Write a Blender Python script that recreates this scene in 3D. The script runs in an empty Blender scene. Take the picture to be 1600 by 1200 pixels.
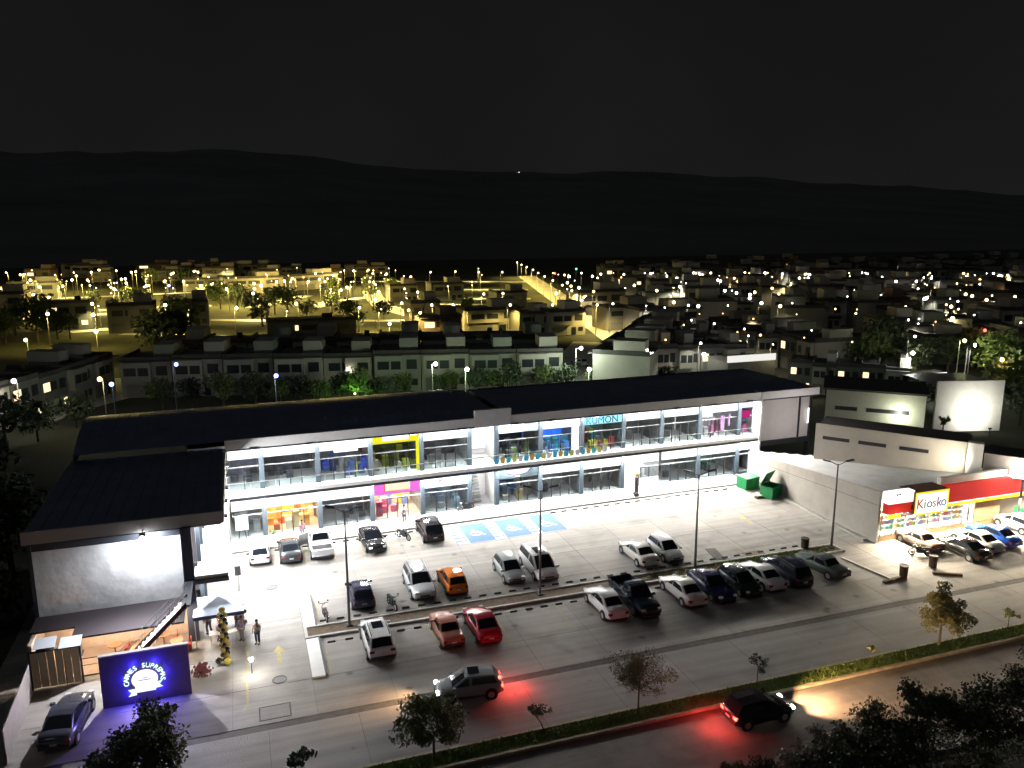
import bpy, bmesh, math, random
from mathutils import Vector, Matrix, noise
random.seed(7)
SC = bpy.context.scene
COL = SC.collection
R = math.radians
PI = math.pi

# ------------------------------------------------------------------ camera
CF, CP, CR, CY, CH = 1243.357, .202014, -.001485, .330080, 28.0
_fw = Vector((math.sin(CY)*math.cos(CP), math.cos(CY)*math.cos(CP), -math.sin(CP)))
_r0 = Vector((math.cos(CY), -math.sin(CY), 0)); _u0 = _r0.cross(_fw)
_r = _r0*math.cos(CR) + _u0*math.sin(CR); _u = -_r0*math.sin(CR) + _u0*math.cos(CR)
cam = bpy.data.cameras.new('camera'); camo = bpy.data.objects.new('camera', cam); COL.objects.link(camo)
m = Matrix((_r, _u, -_fw)).transposed().to_4x4(); m.translation = (0, 0, CH); camo.matrix_world = m
cam.sensor_width = 36; cam.lens = 36*CF/1600; cam.clip_end = 9000; cam.clip_start = .5
SC.camera = camo
# ------------------------------------------------------------------ night sky, weak sun lamp added to lift the darks, exposure
w = bpy.data.worlds.new('World'); SC.world = w; w.use_nodes = True
wn = w.node_tree; bg = wn.nodes['Background']
tc = wn.nodes.new('ShaderNodeTexCoord'); sx = wn.nodes.new('ShaderNodeSeparateXYZ'); wr = wn.nodes.new('ShaderNodeValToRGB')
wn.links.new(tc.outputs['Generated'], sx.inputs[0]); wn.links.new(sx.outputs[2], wr.inputs[0])
wr.color_ramp.elements[0].position = 0; wr.color_ramp.elements[0].color = (.0098, .0097, .0096, 1)
wr.color_ramp.elements[1].position = .45; wr.color_ramp.elements[1].color = (.0062, .0062, .0064, 1)
wz = wn.nodes.new('ShaderNodeTexNoise'); wz.inputs['Scale'].default_value = 2.6; wz.inputs['Detail'].default_value = 5
wq = wn.nodes.new('ShaderNodeMapRange'); wq.inputs[1].default_value = .3; wq.inputs[2].default_value = .7; wq.inputs[3].default_value = .82; wq.inputs[4].default_value = 1.15
wv = wn.nodes.new('ShaderNodeVectorMath'); wv.operation = 'SCALE'
wn.links.new(tc.outputs['Generated'], wz.inputs['Vector']); wn.links.new(wz.outputs[0], wq.inputs[0]); wn.links.new(wr.outputs[0], wv.inputs[0]); wn.links.new(wq.outputs[0], wv.inputs['Scale'])
wn.links.new(wv.outputs[0], bg.inputs[0]); bg.inputs[1].default_value = 1.0
mo = bpy.data.lights.new('dark_fill', 'SUN'); mo.energy = .06; mo.angle = R(12); mo.color = (.85, .92, 1)
moo = bpy.data.objects.new('dark_fill', mo); COL.objects.link(moo); moo.rotation_euler = (R(38), 0, R(-40))
SC.view_settings.view_transform = 'Standard'; SC.view_settings.look = 'None'
SC.view_settings.exposure = 0; SC.view_settings.gamma = 1
cy = SC.cycles
cy.use_denoising = True; cy.max_bounces = 5; cy.diffuse_bounces = 2; cy.glossy_bounces = 3; cy.transmission_bounces = 4
cy.transparent_max_bounces = 12; cy.sample_clamp_indirect = 3; cy.sample_clamp_direct = 0; cy.use_light_tree = True
cy.caustics_reflective = False; cy.caustics_refractive = False; cy.use_adaptive_sampling = True; cy.adaptive_threshold = .015

def ray(px, py): return _r*((px-800)/CF) - _u*((py-600)/CF) + _fw
def at(px, py, z=0):
    d = ray(px, py); t = (z-CH)/d.z; return Vector((d.x*t, d.y*t, z))
def onY(px, py, Y):
    d = ray(px, py)*(1); t = Y/d.y; return Vector((d.x*t, Y, CH+d.z*t))

# ------------------------------------------------------------------ helpers
MATS = {}
def mat(name, color=(.5, .5, .5), rough=.7, metal=0, var=0, vscale=3, bump=0, bscale=30, emit=None, estr=0, coat=0, rnd=0, spec=.5, stain=None, spots=None):
    if name in MATS: return MATS[name]
    M = bpy.data.materials.new(name); M.use_nodes = True; nt = M.node_tree; b = nt.nodes['Principled BSDF']
    b.inputs['Base Color'].default_value = (*color, 1); b.inputs['Roughness'].default_value = rough; b.inputs['Metallic'].default_value = metal
    b.inputs['Coat Weight'].default_value = coat; b.inputs['Specular IOR Level'].default_value = spec
    if emit: b.inputs['Emission Color'].default_value = (*emit, 1); b.inputs['Emission Strength'].default_value = estr
    if var or bump or rnd or stain:
        g = nt.nodes.new('ShaderNodeNewGeometry')
    if var or rnd or stain:
        n = nt.nodes.new('ShaderNodeTexNoise'); n.inputs['Scale'].default_value = vscale; n.inputs['Detail'].default_value = 7; n.inputs['Roughness'].default_value = .62
        nt.links.new(g.outputs['Position'], n.inputs['Vector'])
        mr = nt.nodes.new('ShaderNodeMapRange'); mr.inputs[1].default_value = .3; mr.inputs[2].default_value = .7
        mr.inputs[3].default_value = 1-var; mr.inputs[4].default_value = 1+var
        nt.links.new(n.outputs[0], mr.inputs[0]); last = mr.outputs[0]
        if rnd:
            oi = nt.nodes.new('ShaderNodeObjectInfo'); m2 = nt.nodes.new('ShaderNodeMapRange'); m2.inputs[3].default_value = 1-rnd; m2.inputs[4].default_value = 1+rnd
            nt.links.new(oi.outputs['Random'], m2.inputs[0]); mm = nt.nodes.new('ShaderNodeMath'); mm.operation = 'MULTIPLY'
            nt.links.new(last, mm.inputs[0]); nt.links.new(m2.outputs[0], mm.inputs[1]); last = mm.outputs[0]
        if stain:   # (scale, darkest factor)
            n2 = nt.nodes.new('ShaderNodeTexNoise'); n2.inputs['Scale'].default_value = stain[0]; n2.inputs['Detail'].default_value = 9; n2.inputs['Distortion'].default_value = .6
            nt.links.new(g.outputs['Position'], n2.inputs['Vector'])
            m3 = nt.nodes.new('ShaderNodeMapRange'); m3.inputs[1].default_value = .52; m3.inputs[2].default_value = .72; m3.inputs[3].default_value = 1; m3.inputs[4].default_value = stain[1]
            nt.links.new(n2.outputs[0], m3.inputs[0]); mm = nt.nodes.new('ShaderNodeMath'); mm.operation = 'MULTIPLY'
            nt.links.new(last, mm.inputs[0]); nt.links.new(m3.outputs[0], mm.inputs[1]); last = mm.outputs[0]
        if spots:   # oil drips: scale, radius, darkest factor
            for sc_, rd_, dk_ in spots:
                vo = nt.nodes.new('ShaderNodeTexVoronoi'); vo.inputs['Scale'].default_value = sc_; nt.links.new(g.outputs['Position'], vo.inputs['Vector'])
                m4 = nt.nodes.new('ShaderNodeMapRange'); m4.interpolation_type = 'SMOOTHSTEP'; m4.inputs[1].default_value = rd_*.2; m4.inputs[2].default_value = rd_; m4.inputs[3].default_value = dk_; m4.inputs[4].default_value = 1
                nt.links.new(vo.outputs['Distance'], m4.inputs[0]); mm = nt.nodes.new('ShaderNodeMath'); mm.operation = 'MULTIPLY'; nt.links.new(last, mm.inputs[0]); nt.links.new(m4.outputs[0], mm.inputs[1]); last = mm.outputs[0]
            mp = nt.nodes.new('ShaderNodeMapping'); mp.inputs['Scale'].default_value = (.06, 1.6, 1); nt.links.new(g.outputs['Position'], mp.inputs['Vector'])
            n5 = nt.nodes.new('ShaderNodeTexNoise'); n5.inputs['Scale'].default_value = 1; n5.inputs['Detail'].default_value = 4; nt.links.new(mp.outputs[0], n5.inputs['Vector'])
            m5 = nt.nodes.new('ShaderNodeMapRange'); m5.inputs[1].default_value = .35; m5.inputs[2].default_value = .65; m5.inputs[3].default_value = .86; m5.inputs[4].default_value = 1.1
            nt.links.new(n5.outputs[0], m5.inputs[0]); mm = nt.nodes.new('ShaderNodeMath'); mm.operation = 'MULTIPLY'; nt.links.new(last, mm.inputs[0]); nt.links.new(m5.outputs[0], mm.inputs[1]); last = mm.outputs[0]
        vm = nt.nodes.new('ShaderNodeVectorMath'); vm.operation = 'SCALE'; vm.inputs[0].default_value = color
        nt.links.new(last, vm.inputs['Scale']); nt.links.new(vm.outputs[0], b.inputs['Base Color'])
    if bump:
        n = nt.nodes.new('ShaderNodeTexNoise'); n.inputs['Scale'].default_value = bscale; n.inputs['Detail'].default_value = 6
        nt.links.new(g.outputs['Position'], n.inputs['Vector'])
        bp = nt.nodes.new('ShaderNodeBump'); bp.inputs['Strength'].default_value = bump; bp.inputs['Distance'].default_value = .1
        nt.links.new(n.outputs[0], bp.inputs['Height']); nt.links.new(bp.outputs[0], b.inputs['Normal'])
    MATS[name] = M; return M
def glow(name, color, s):
    if name in MATS: return MATS[name]
    M = bpy.data.materials.new(name); M.use_nodes = True; nt = M.node_tree; nt.nodes.clear()
    e = nt.nodes.new('ShaderNodeEmission'); o = nt.nodes.new('ShaderNodeOutputMaterial')
    e.inputs[0].default_value = (*color, 1); e.inputs[1].default_value = s; nt.links.new(e.outputs[0], o.inputs[0]); MATS[name] = M; return M
def glass(name, tint, refl, rough=.03):
    if name in MATS: return MATS[name]
    M = bpy.data.materials.new(name); M.use_nodes = True; nt = M.node_tree; nt.nodes.clear()
    t = nt.nodes.new('ShaderNodeBsdfTransparent'); g = nt.nodes.new('ShaderNodeBsdfGlossy'); mx = nt.nodes.new('ShaderNodeMixShader'); o = nt.nodes.new('ShaderNodeOutputMaterial')
    t.inputs[0].default_value = (*tint, 1); g.inputs['Roughness'].default_value = rough; mx.inputs[0].default_value = refl
    nt.links.new(t.outputs[0], mx.inputs[1]); nt.links.new(g.outputs[0], mx.inputs[2]); nt.links.new(mx.outputs[0], o.inputs[0]); MATS[name] = M; return M

class MB:
    def __init__(s): s.v = []; s.f = []; s.m = []; s.cm = 0
    def pt(s, *ps):
        n = len(s.v); s.v += [tuple(p) for p in ps]; return n
    def poly(s, ps, m=None):
        n = s.pt(*ps); s.f.append(tuple(range(n, n+len(ps)))); s.m.append(s.cm if m is None else m); return s
    def box(s, x0, x1, y0, y1, z0, z1, m=None, T=None):
        P = [(x0,y0,z0),(x1,y0,z0),(x1,y1,z0),(x0,y1,z0),(x0,y0,z1),(x1,y0,z1),(x1,y1,z1),(x0,y1,z1)]
        if T is not None: P = [tuple(T @ Vector(p)) for p in P]
        n = s.pt(*P)
        for q in ((0,3,2,1),(4,5,6,7),(0,1,5,4),(1,2,6,5),(2,3,7,6),(3,0,4,7)):
            s.f.append(tuple(n+i for i in q)); s.m.append(s.cm if m is None else m)
        return s
    def tube(s, a, b, r0, r1=None, n=8, m=None, cap=True):
        a = Vector(a); b = Vector(b); r1 = r0 if r1 is None else r1; d = (b-a).normalized()
        x = d.orthogonal().normalized(); y = d.cross(x); k = len(s.v); mm = s.cm if m is None else m
        for i in range(n):
            c = x*math.cos(2*PI*i/n)+y*math.sin(2*PI*i/n); s.v += [tuple(a+c*r0), tuple(b+c*r1)]
        for i in range(n):
            j = (i+1) % n; s.f.append((k+2*i, k+2*j, k+2*j+1, k+2*i+1)); s.m.append(mm)
        if cap:
            s.f.append(tuple(k+2*i for i in reversed(range(n)))); s.m.append(mm); s.f.append(tuple(k+2*i+1 for i in range(n))); s.m.append(mm)
        return s
    def path(s, pts, r, n=6, m=None):
        for a, b in zip(pts, pts[1:]): s.tube(a, b, r, r, n, m)
        return s
    def ball(s, c, r, seg=10, rings=7, m=None, sq=(1,1,1)):
        k = len(s.v); mm = s.cm if m is None else m
        for i in range(rings+1):
            t = PI*i/rings
            for j in range(seg):
                p = 2*PI*j/seg; s.v.append((c[0]+r*sq[0]*math.sin(t)*math.cos(p), c[1]+r*sq[1]*math.sin(t)*math.sin(p), c[2]+r*sq[2]*math.cos(t)))
        for i in range(rings):
            for j in range(seg):
                a = k+i*seg+j; b = k+i*seg+(j+1) % seg; s.f.append((a, a+seg, b+seg, b)); s.m.append(mm)
        return s
    def torus(s, c, R_, r, axis='y', seg=16, n=6, m=None):
        k = len(s.v); mm = s.cm if m is None else m
        for i in range(seg):
            a = 2*PI*i/seg
            for j in range(n):
                b = 2*PI*j/n; q = R_+r*math.cos(b); h = r*math.sin(b)
                p = (q*math.cos(a), h, q*math.sin(a)) if axis == 'y' else (q*math.cos(a), q*math.sin(a), h)
                s.v.append((c[0]+p[0], c[1]+p[1], c[2]+p[2]))
        for i in range(seg):
            for j in range(n):
                a = k+i*n+j; b = k+i*n+(j+1) % n; c2 = k+((i+1) % seg)*n+(j+1) % n; d = k+((i+1) % seg)*n+j
                s.f.append((a, b, c2, d)); s.m.append(mm)
        return s
    def mesh(s, name, mats, smooth=False):
        me = bpy.data.meshes.new(name); me.from_pydata(s.v, [], s.f)
        for q in (mats if isinstance(mats, (list, tuple)) else [mats]): me.materials.append(q)
        me.polygons.foreach_set('material_index', s.m)
        if smooth: me.polygons.foreach_set('use_smooth', [True]*len(s.f))
        me.update(); return me
    def build(s, name, mats, parent=None, smooth=False, loc=None, rz=0): return link(name, s.mesh(name, mats, smooth), parent, loc, rz)
def link(name, me, parent=None, loc=None, rz=0):
    o = bpy.data.objects.new(name, me); COL.objects.link(o); o.parent = parent
    if loc is not None: o.location = loc
    if rz: o.rotation_euler.z = rz
    return o
def bev(o, wd, seg=2):
    me = o.data; b = bmesh.new(); b.from_mesh(me); bmesh.ops.remove_doubles(b, verts=b.verts, dist=.0005)
    bmesh.ops.bevel(b, geom=b.edges[:], offset=wd, segments=seg, affect='EDGES', profile=.6, clamp_overlap=True); b.to_mesh(me); b.free(); return o
def thing(name, label, cat, loc=(0,0,0), rz=0, group=None):
    o = bpy.data.objects.new(name, None); COL.objects.link(o); o.empty_display_size = .3
    o.location = loc; o.rotation_euler.z = rz; return tag(o, label, cat, group)
def tag(o, label, cat, group=None):
    o['label'] = label; o['category'] = cat
    if group: o['group'] = group
    return o
def struct(o): o['kind'] = 'structure'; return o
def stuff(o, label=None, cat=None):
    o['kind'] = 'stuff'
    if label: o['label'] = label
    if cat: o['category'] = cat
    return o
def dup(root, loc, rz=0, label=None, group=None, scale=None):
    r = root.copy(); COL.objects.link(r); r.location = loc; r.rotation_euler = (0, 0, rz)
    if scale: r.scale = scale
    if label: r['label'] = label
    if group: r['group'] = group
    for ch in root.children:
        c = ch.copy(); COL.objects.link(c); c.parent = r
        for g in ch.children:
            d = g.copy(); COL.objects.link(d); d.parent = c
    return r
def lamp(kind, loc, power, color=(1,1,1), parent=None, size=.2, target=None, spot=None, blend=.5, sy=None, name='lamp_light'):
    L = bpy.data.lights.new(name, kind); L.energy = power; L.color = color
    if kind == 'AREA':
        L.size = size
        if sy: L.shape = 'RECTANGLE'; L.size_y = sy
    else: L.shadow_soft_size = size
    if kind == 'SPOT': L.spot_size = spot; L.spot_blend = blend
    o = bpy.data.objects.new(name, L); COL.objects.link(o); o.location = loc; o.parent = parent
    if target is not None: o.rotation_euler = (Vector(target)-Vector(loc)).to_track_quat('-Z', 'Y').to_euler()
    return o
FONT = {}
def text_mesh(txt, size, ext=.02, align='CENTER'):
    c = bpy.data.curves.new('t', 'FONT'); c.body = txt; c.size = size; c.extrude = ext; c.align_x = align; c.resolution_u = 3
    o = bpy.data.objects.new('t', c); COL.objects.link(o); dg = bpy.context.evaluated_depsgraph_get()
    me = bpy.data.meshes.new_from_object(o.evaluated_get(dg)); bpy.data.objects.remove(o); return me
def text(name, txt, size, mt, parent, loc, rot=(PI/2, 0, 0), ext=.02):
    me = text_mesh(txt, size, ext); me.materials.clear(); me.materials.append(mt)
    o = link(name, me, parent, loc); o.rotation_euler = rot; return o

# materials
M_conc = mat('lot_concrete', (.30, .285, .265), .8, var=.09, vscale=.5, bump=.2, bscale=14, rnd=.05, stain=(.3, .74), spots=[(.42, .16, .55), (1.3, .09, .75)])
M_road = mat('service_lane_concrete', (.26, .25, .24), .8, var=.12, vscale=.25, bump=.3, bscale=12, rnd=.05, stain=(.25, .72), spots=[(.5, .10, .7)])
M_asph = mat('road_surface', (.16, .15, .14), .8, var=.2, vscale=.5, bump=.4, bscale=22, stain=(.3, .65), spots=[(.3, .1, .7)])
M_walk = mat('sidewalk_concrete', (.5, .49, .47), .7, var=.08, vscale=1.5, rnd=.05)
M_curb = mat('curb_concrete', (.42, .40, .37), .8, var=.15, vscale=3)
M_gut = mat('gutter_dark', (.095, .09, .085), .85, var=.25, vscale=2)
M_soil = mat('planter_soil', (.12, .085, .055), .95, var=.35, vscale=3, bump=.7, bscale=20)
M_dirt = mat('earth', (.05, .055, .035), .95, var=.5, vscale=.05, bump=.4, bscale=2)
M_grassg = mat('grass_ground', (.09, .12, .025), .95, var=.4, vscale=1.2, bump=.6, bscale=25)
M_blade = mat('grass_blade', (.13, .19, .035), .8, var=.3, vscale=3, rnd=.2)
M_white = mat('white_paint', (.8, .8, .79), .6, var=.04, vscale=2)
M_wallw = mat('white_render', (.78, .77, .75), .8, var=.07, vscale=1.2, bump=.15, bscale=30)
M_plast = mat('rough_plaster', (.58, .56, .57), .85, var=.14, vscale=.9, bump=.6, bscale=1.1)
M_col = mat('blue_grey_column', (.085, .11, .135), .5, var=.08, vscale=2)
M_dark = mat('dark_steel', (.022, .024, .032), .45)
M_navy = mat('roof_sheet_navy', (.38, .46, .66), .5, metal=1, var=.15, vscale=.6)
M_frame = mat('aluminium_frame', (.55, .57, .58), .4, metal=.4)
M_dfr = mat('dark_door_frame', (.03, .035, .04), .4)
M_glass = glass('shop_glass', (.90, .94, .95), .09)
M_rail = glass('rail_glass', (.93, .97, .97), .05)
M_black = mat('black_rubber', (.02, .02, .02), .85)
M_yel = mat('yellow_line_paint', (.38, .32, .17), .8, var=.3, vscale=4)
M_blue = mat('accessible_blue_paint', (.03, .115, .36), .6, var=.12, vscale=2)
M_sign = glow('sign_white_lit', (1, 1, 1), 1.7)
M_soff = mat('soffit_white', (.7, .7, .7), .7)
M_bark = mat('bark', (.09, .065, .045), .9, var=.3, vscale=8)
M_leafs = [mat('leaf_green', (.11, .15, .045), .6, var=.35, vscale=1.2), mat('leaf_dark', (.055, .08, .04), .65, var=.35, vscale=1.2), mat('leaf_brownish', (.125, .13, .05), .7, var=.3, vscale=1.5)]
M_lampw = glow('lamp_white', (1, .98, .93), 18)
M_lampy = glow('lamp_sodium', (1, .80, .38), 14)
M_lampo = glow('lamp_orange', (1, .55, .2), 10)
M_lampb = glow('lamp_blue', (.3, .4, 1), 6)
M_lampr = glow('lamp_red', (1, .12, .08), 5)
M_lampg = glow('lamp_green', (.2, 1, .6), 3)

# ------------------------------------------------------------------ ground, lot, roads
g = MB(); g.poly([(-3500,-60,-.16),(4500,-60,-.16),(4500,5200,-.16),(-3500,5200,-.16)]); struct(g.build('ground', M_dirt))
LA = .0278   # the plaza runs 1.6 degrees off the lot grid
def plz(u, v, z=0):
    return Vector((-2.1+u*math.cos(LA)-v*math.sin(LA), 71.55+u*math.sin(LA)+v*math.cos(LA), z))
M_joint = mat('joint_grey', (.15, .145, .135), .85)
lot = struct(MB().box(-16, 52.3, 42.8, 72.4, -.15, -.012).build('parking_lot', M_joint))
slabs = {}
def slab(w_, d_):
    k = (round(w_, 3), round(d_, 3))
    if k not in slabs: slabs[k] = MB().box(0, w_-.022, 0, d_-.022, -.03, 0).mesh('concrete_slab', M_conc)
    return slabs[k]
xs = [-16+i*4.69 for i in range(15)]+[52.3]; xs = xs[:14]+[52.3] if xs[14] > 50.5 else xs
ys = [42.8, 46.7, 50.85, 55.0, 59.4, 63.8, 67.9, 72.4]
for x0, x1 in zip(xs, xs[1:]):
    for y0, y1 in zip(ys, ys[1:]): link('concrete_slab', slab(x1-x0, y1-y0), lot, (x0, y0, 0))
# service lane, grass median, main road
lane = struct(MB().box(-40, 95, 37.3, 42.2, -.15, -.012).build('service_lane', M_joint))
for i in range(27):
    k = ('lane', 0)
    if k not in slabs: slabs[k] = MB().box(0, 4.97, 0, 4.88, -.03, .0).mesh('lane_slab', M_road)
    link('lane_slab', slabs[k], lane, (-40+5*i, 37.3, 0))
gut = MB().box(-40, 95, 42.2, 42.8, -.15, -.02); struct(gut.build('gutter', M_gut))
ml = MB().box(-40, 95, 37.12, 37.3, -.15, .12).box(-40, 95, 35.75, 35.95, -.15, .14); struct(ml.build('median_kerb', mat('median_kerb_paint', (.34, .29, .2), .8, var=.3, vscale=2)))
struct(MB().box(-40, 95, 35.95, 37.12, -.15, .09).build('median_ground', M_grassg))
struct(MB().box(-60, 110, 29.9, 35.75, -.15, -.01).build('main_road', M_asph))
struct(MB().box(-60, 110, 29.6, 29.9, -.15, .13).box(-60, 110, 28.4, 29.6, -.15, .10).build('far_pavement', M_curb))
struct(MB().box(-60, 110, -30, 28.4, -.15, .05).build('verge', M_dirt))
gb = MB(); rg = random.Random(3)
for i in range(15000):
    x = rg.uniform(-38, 93) if rg.random() < .25 else rg.uniform(2, 56); y = rg.uniform(35.97, 37.1); h = rg.uniform(.05, .2); a = rg.uniform(0, PI); dx = .035*math.cos(a); dy = .035*math.sin(a)
    gb.poly([(x-dx, y-dy, .085), (x+dx, y+dy, .085), (x+rg.uniform(-.08, .08), y+rg.uniform(-.06, .06), .085+h)])
stuff(gb.build('median_grass', M_blade), 'short green grass on the long narrow strip between the lane and the road', 'grass')
# kiosk lot on the right
kl = struct(MB().box(52.3, 95, 42.8, 53.6, -.15, -.03).build('store_forecourt', M_gut))
for i in range(9):
    for j in range(2):
        k = ('k', j)
        if k not in slabs: slabs[k] = MB().box(0, 4.72, 0, 5.37, -.03, .0).mesh('forecourt_slab', M_conc)
        link('forecourt_slab', slabs[k], kl, (52.3+4.75*i, 42.8+5.4*j, 0))
# kerb lines between the two lots, low ramps
struct(MB().box(51.3, 51.75, 53.0, 71.2, 0, .14).build('wall_footing', M_curb))
dk = MB(); a = at(1315, 872); b = at(1398, 908)
T = Matrix.Translation(a) @ Matrix.Rotation(math.atan2(b.y-a.y, b.x-a.x), 4, 'Z'); dk.box(0, (b-a).length, -.12, .12, 0, .1, T=T)
struct(dk.build('lot_edge_kerb', M_curb))
# sidewalk in front of the shops
sw = struct(MB().box(.0, 53.2, -3.05, 4, -.1, .10).build('sidewalk', M_curb)); sw.location = plz(0, 0); sw.rotation_euler.z = LA
pm = MB().box(0, 2.36, 0, 1.35, .10, .13).mesh('paving_panel', M_walk)
for i in range(22):
    for j in range(2): link('paving_panel', pm, sw, (.05+i*2.4, -2.8+j*1.4, 0))
swc = struct(MB().box(.0, 53.2, -3.2, -3.05, -.1, .14).build('sidewalk_kerb', mat('kerb_grey', (.22, .22, .21), .8, var=.15))); swc.location = plz(0, 0); swc.rotation_euler.z = LA
# accessible bays
def wheelchair(parent, x, y, s):
    me = MB()
    pts = []
    for i in range(20):
        t = R(-40+i*13.2); pts.append((t,))
    for i in range(19):
        t0 = R(100+i*13); t1 = R(100+(i+1)*13); r0, r1 = .36*s, .47*s
        me.poly([(x+r0*math.cos(t0), y+r0*math.sin(t0), .009), (x+r1*math.cos(t0), y+r1*math.sin(t0), .009), (x+r1*math.cos(t1), y+r1*math.sin(t1), .009), (x+r0*math.cos(t1), y+r0*math.sin(t1), .009)])
    def bar(a, b, w_):
        a = Vector(a); b = Vector(b); n = (b-a).normalized(); q = Vector((-n.y, n.x))*w_/2
        me.poly([(x+(a-q).x*s, y+(a-q).y*s, .010), (x+(b-q).x*s, y+(b-q).y*s, .010), (x+(b+q).x*s, y+(b+q).y*s, .010), (x+(a+q).x*s, y+(a+q).y*s, .010)])
    bar((-.05, .62), (-.02, .1), .12); bar((-.02, .1), (.4, .1), .11); bar((.4, .12), (.55, -.4), .11); bar((.52, -.4), (.72, -.36), .1); bar((-.04, .36), (.3, .36), .09)
    n = me.pt(*[(x+(-.06+.1*math.cos(2*PI*i/12))*s, y+(.78+.1*math.sin(2*PI*i/12))*s, .010) for i in range(12)]); me.f.append(tuple(range(n, n+12))); me.m.append(0)
    return me.build('wheelchair_symbol', M_white, parent)
bays = struct(MB().poly([(16.9, 63.95, .004), (27.4, 64.25, .004), (27.4, 68.55, .004), (16.9, 68.25, .004)]).build('accessible_bays', M_blue))
for k, x0 in enumerate((16.95, 20.45, 23.95)):
    hm = MB()
    for j in range(6):
        y = 64.05+j*.74; hm.poly([(x0, y, .008), (x0+.95, y, .008), (x0+.95, y+.4, .008), (x0, y+.4, .008)])
    hm.poly([(x0+.97, 63.95, .008), (x0+1.05, 63.95, .008), (x0+1.05, 68.3, .008), (x0+.97, 68.3, .008)])
    hm.build('hatching', M_white, bays); wheelchair(bays, x0+2.15, 66.0, 1.15)
# painted stall lines
ln = MB(); lx = 3.9
for i in range(19):
    x = 3.95+i*2.4
    for (y0, y1) in ((53.2, 57.6), (46.7, 51.2)):
        if rg.random() < .7: ln.box(x-.04, x+.04, y0+rg.uniform(0, .4), y1-rg.uniform(0, 1.2), .002, .005)
for i in range(9): ln.box(-.95+i*2.4+(0 if i < 7 else 0), -.85+i*2.4, 63.9, 68.2, .002, .005) if i < 7 else None
for i in range(9): ln.box(29.1+i*2.4, 29.2+i*2.4, 64.2, 68.6, .002, .005)
ln.box(-1.16, -1.04, 44.5, 52.0, .002, .005)
struct(ln.build('stall_lines', M_yel))
struct(MB().box(-1.6, -1.45, 55.0, 63.5, .0, .06).build('drain_slot', M_gut))
# arrow paint, manholes and grate
ar = MB()
for (px, py) in ((436, 1022), (1165, 812), (830, 862)):
    p = at(px, py); ar.poly([(p.x-.12, p.y-1.1, .006), (p.x+.12, p.y-1.1, .006), (p.x+.12, p.y+.3, .006), (p.x-.12, p.y+.3, .006)]); ar.poly([(p.x-.4, p.y+.3, .006), (p.x+.4, p.y+.3, .006), (p.x, p.y+1.1, .006)])
struct(ar.build('lane_arrows', mat('faded_yellow_paint', (.42, .34, .14), .8, var=.25)))
for i, ((px, py), l) in enumerate(zip(((425, 918), (437, 1062)), ('round manhole cover in the lane opposite the loudspeaker', 'round manhole cover south of the tent, before the lot entrance'))):
    mb = MB().tube((0,0,0), (0,0,.012), .42, .42, 20).torus((0,0,.012), .42, .03, 'z', 20, 4); tag(mb.build('manhole_cover', mat('cast_iron', (.10, .10, .10), .6, var=.3, vscale=12), loc=at(px, py)), l, 'manhole')
p = at(430, 1112); mb = MB().box(-.9, .9, -.7, -.62, 0, .012).box(-.9, .9, .62, .7, 0, .012).box(-.9, -.82, -.62, .62, 0, .012).box(.82, .9, -.62, .62, 0, .012).box(-.82, .82, -.62, .62, -.005, .006, m=1)
tag(mb.build('utility_cover', [M_gut, M_road], loc=p), 'square utility cover framed in dark steel near the lot entrance', 'utility cover')
tag(MB().box(-1.2, 1.2, -.45, .45, 0, .03).build('patched_drain', M_gut, loc=at(1118, 866), rz=R(80)), 'long dark drain grate crossing a stall in front of the third lamp post', 'drain')
tag(MB().box(-.9, .9, -.6, .6, 0, .02).build('utility_cover', mat('rusty_plate', (.18, .13, .08), .8, var=.3), loc=at(1180, 866)), 'brown rectangular cover plate in the concrete beside the planter', 'utility cover')

# central planter
pl = struct(MB().box(2.75, 48.0, 51.55, 51.75, 0, .17).box(2.75, 48.0, 53.0, 53.2, 0, .17).box(2.75, 2.95, 51.75, 53.0, 0, .17).box(47.8, 48.0, 51.75, 53.0, 0, .17).build('planter_kerb', M_curb))
struct(MB().box(2.95, 47.8, 51.75, 53.0, 0, .10).build('planter_soil_bed', M_soil))
gp = MB()
for i in range(2600):
    x = rg.choice((rg.uniform(36, 44), rg.uniform(29, 47))); y = rg.uniform(51.8, 52.95); h = rg.uniform(.06, .22); a = rg.uniform(0, PI)
    gp.poly([(x-.04*math.cos(a), y-.04*math.sin(a), .09), (x+.04*math.cos(a), y+.04*math.sin(a), .09), (x+rg.uniform(-.08, .08), y+rg.uniform(-.08, .08), .09+h)])
stuff(gp.build('planter_grass', M_blade), 'patchy grass in the long central planter towards its right end', 'grass')
# white raised dividers at the planter's left end
for (y0, y1, l) in ((53.25, 58.0, 'white raised concrete divider north of the planter end'), (46.6, 51.45, 'white raised divider with yellow edge south of the planter end')):
    d = thing('lane_divider', l, 'divider', (3.2, y0, 0))
    MB().box(-.42, .38, 0, y1-y0, 0, .13).build('body', M_wallw, d); MB().box(.39, .5, .02, y1-y0, 0, .2).build('edge_kerb', mat('divider_edge', (.30, .24, .13) if y0 < 50 else (.16, .16, .16), .8), d)
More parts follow.
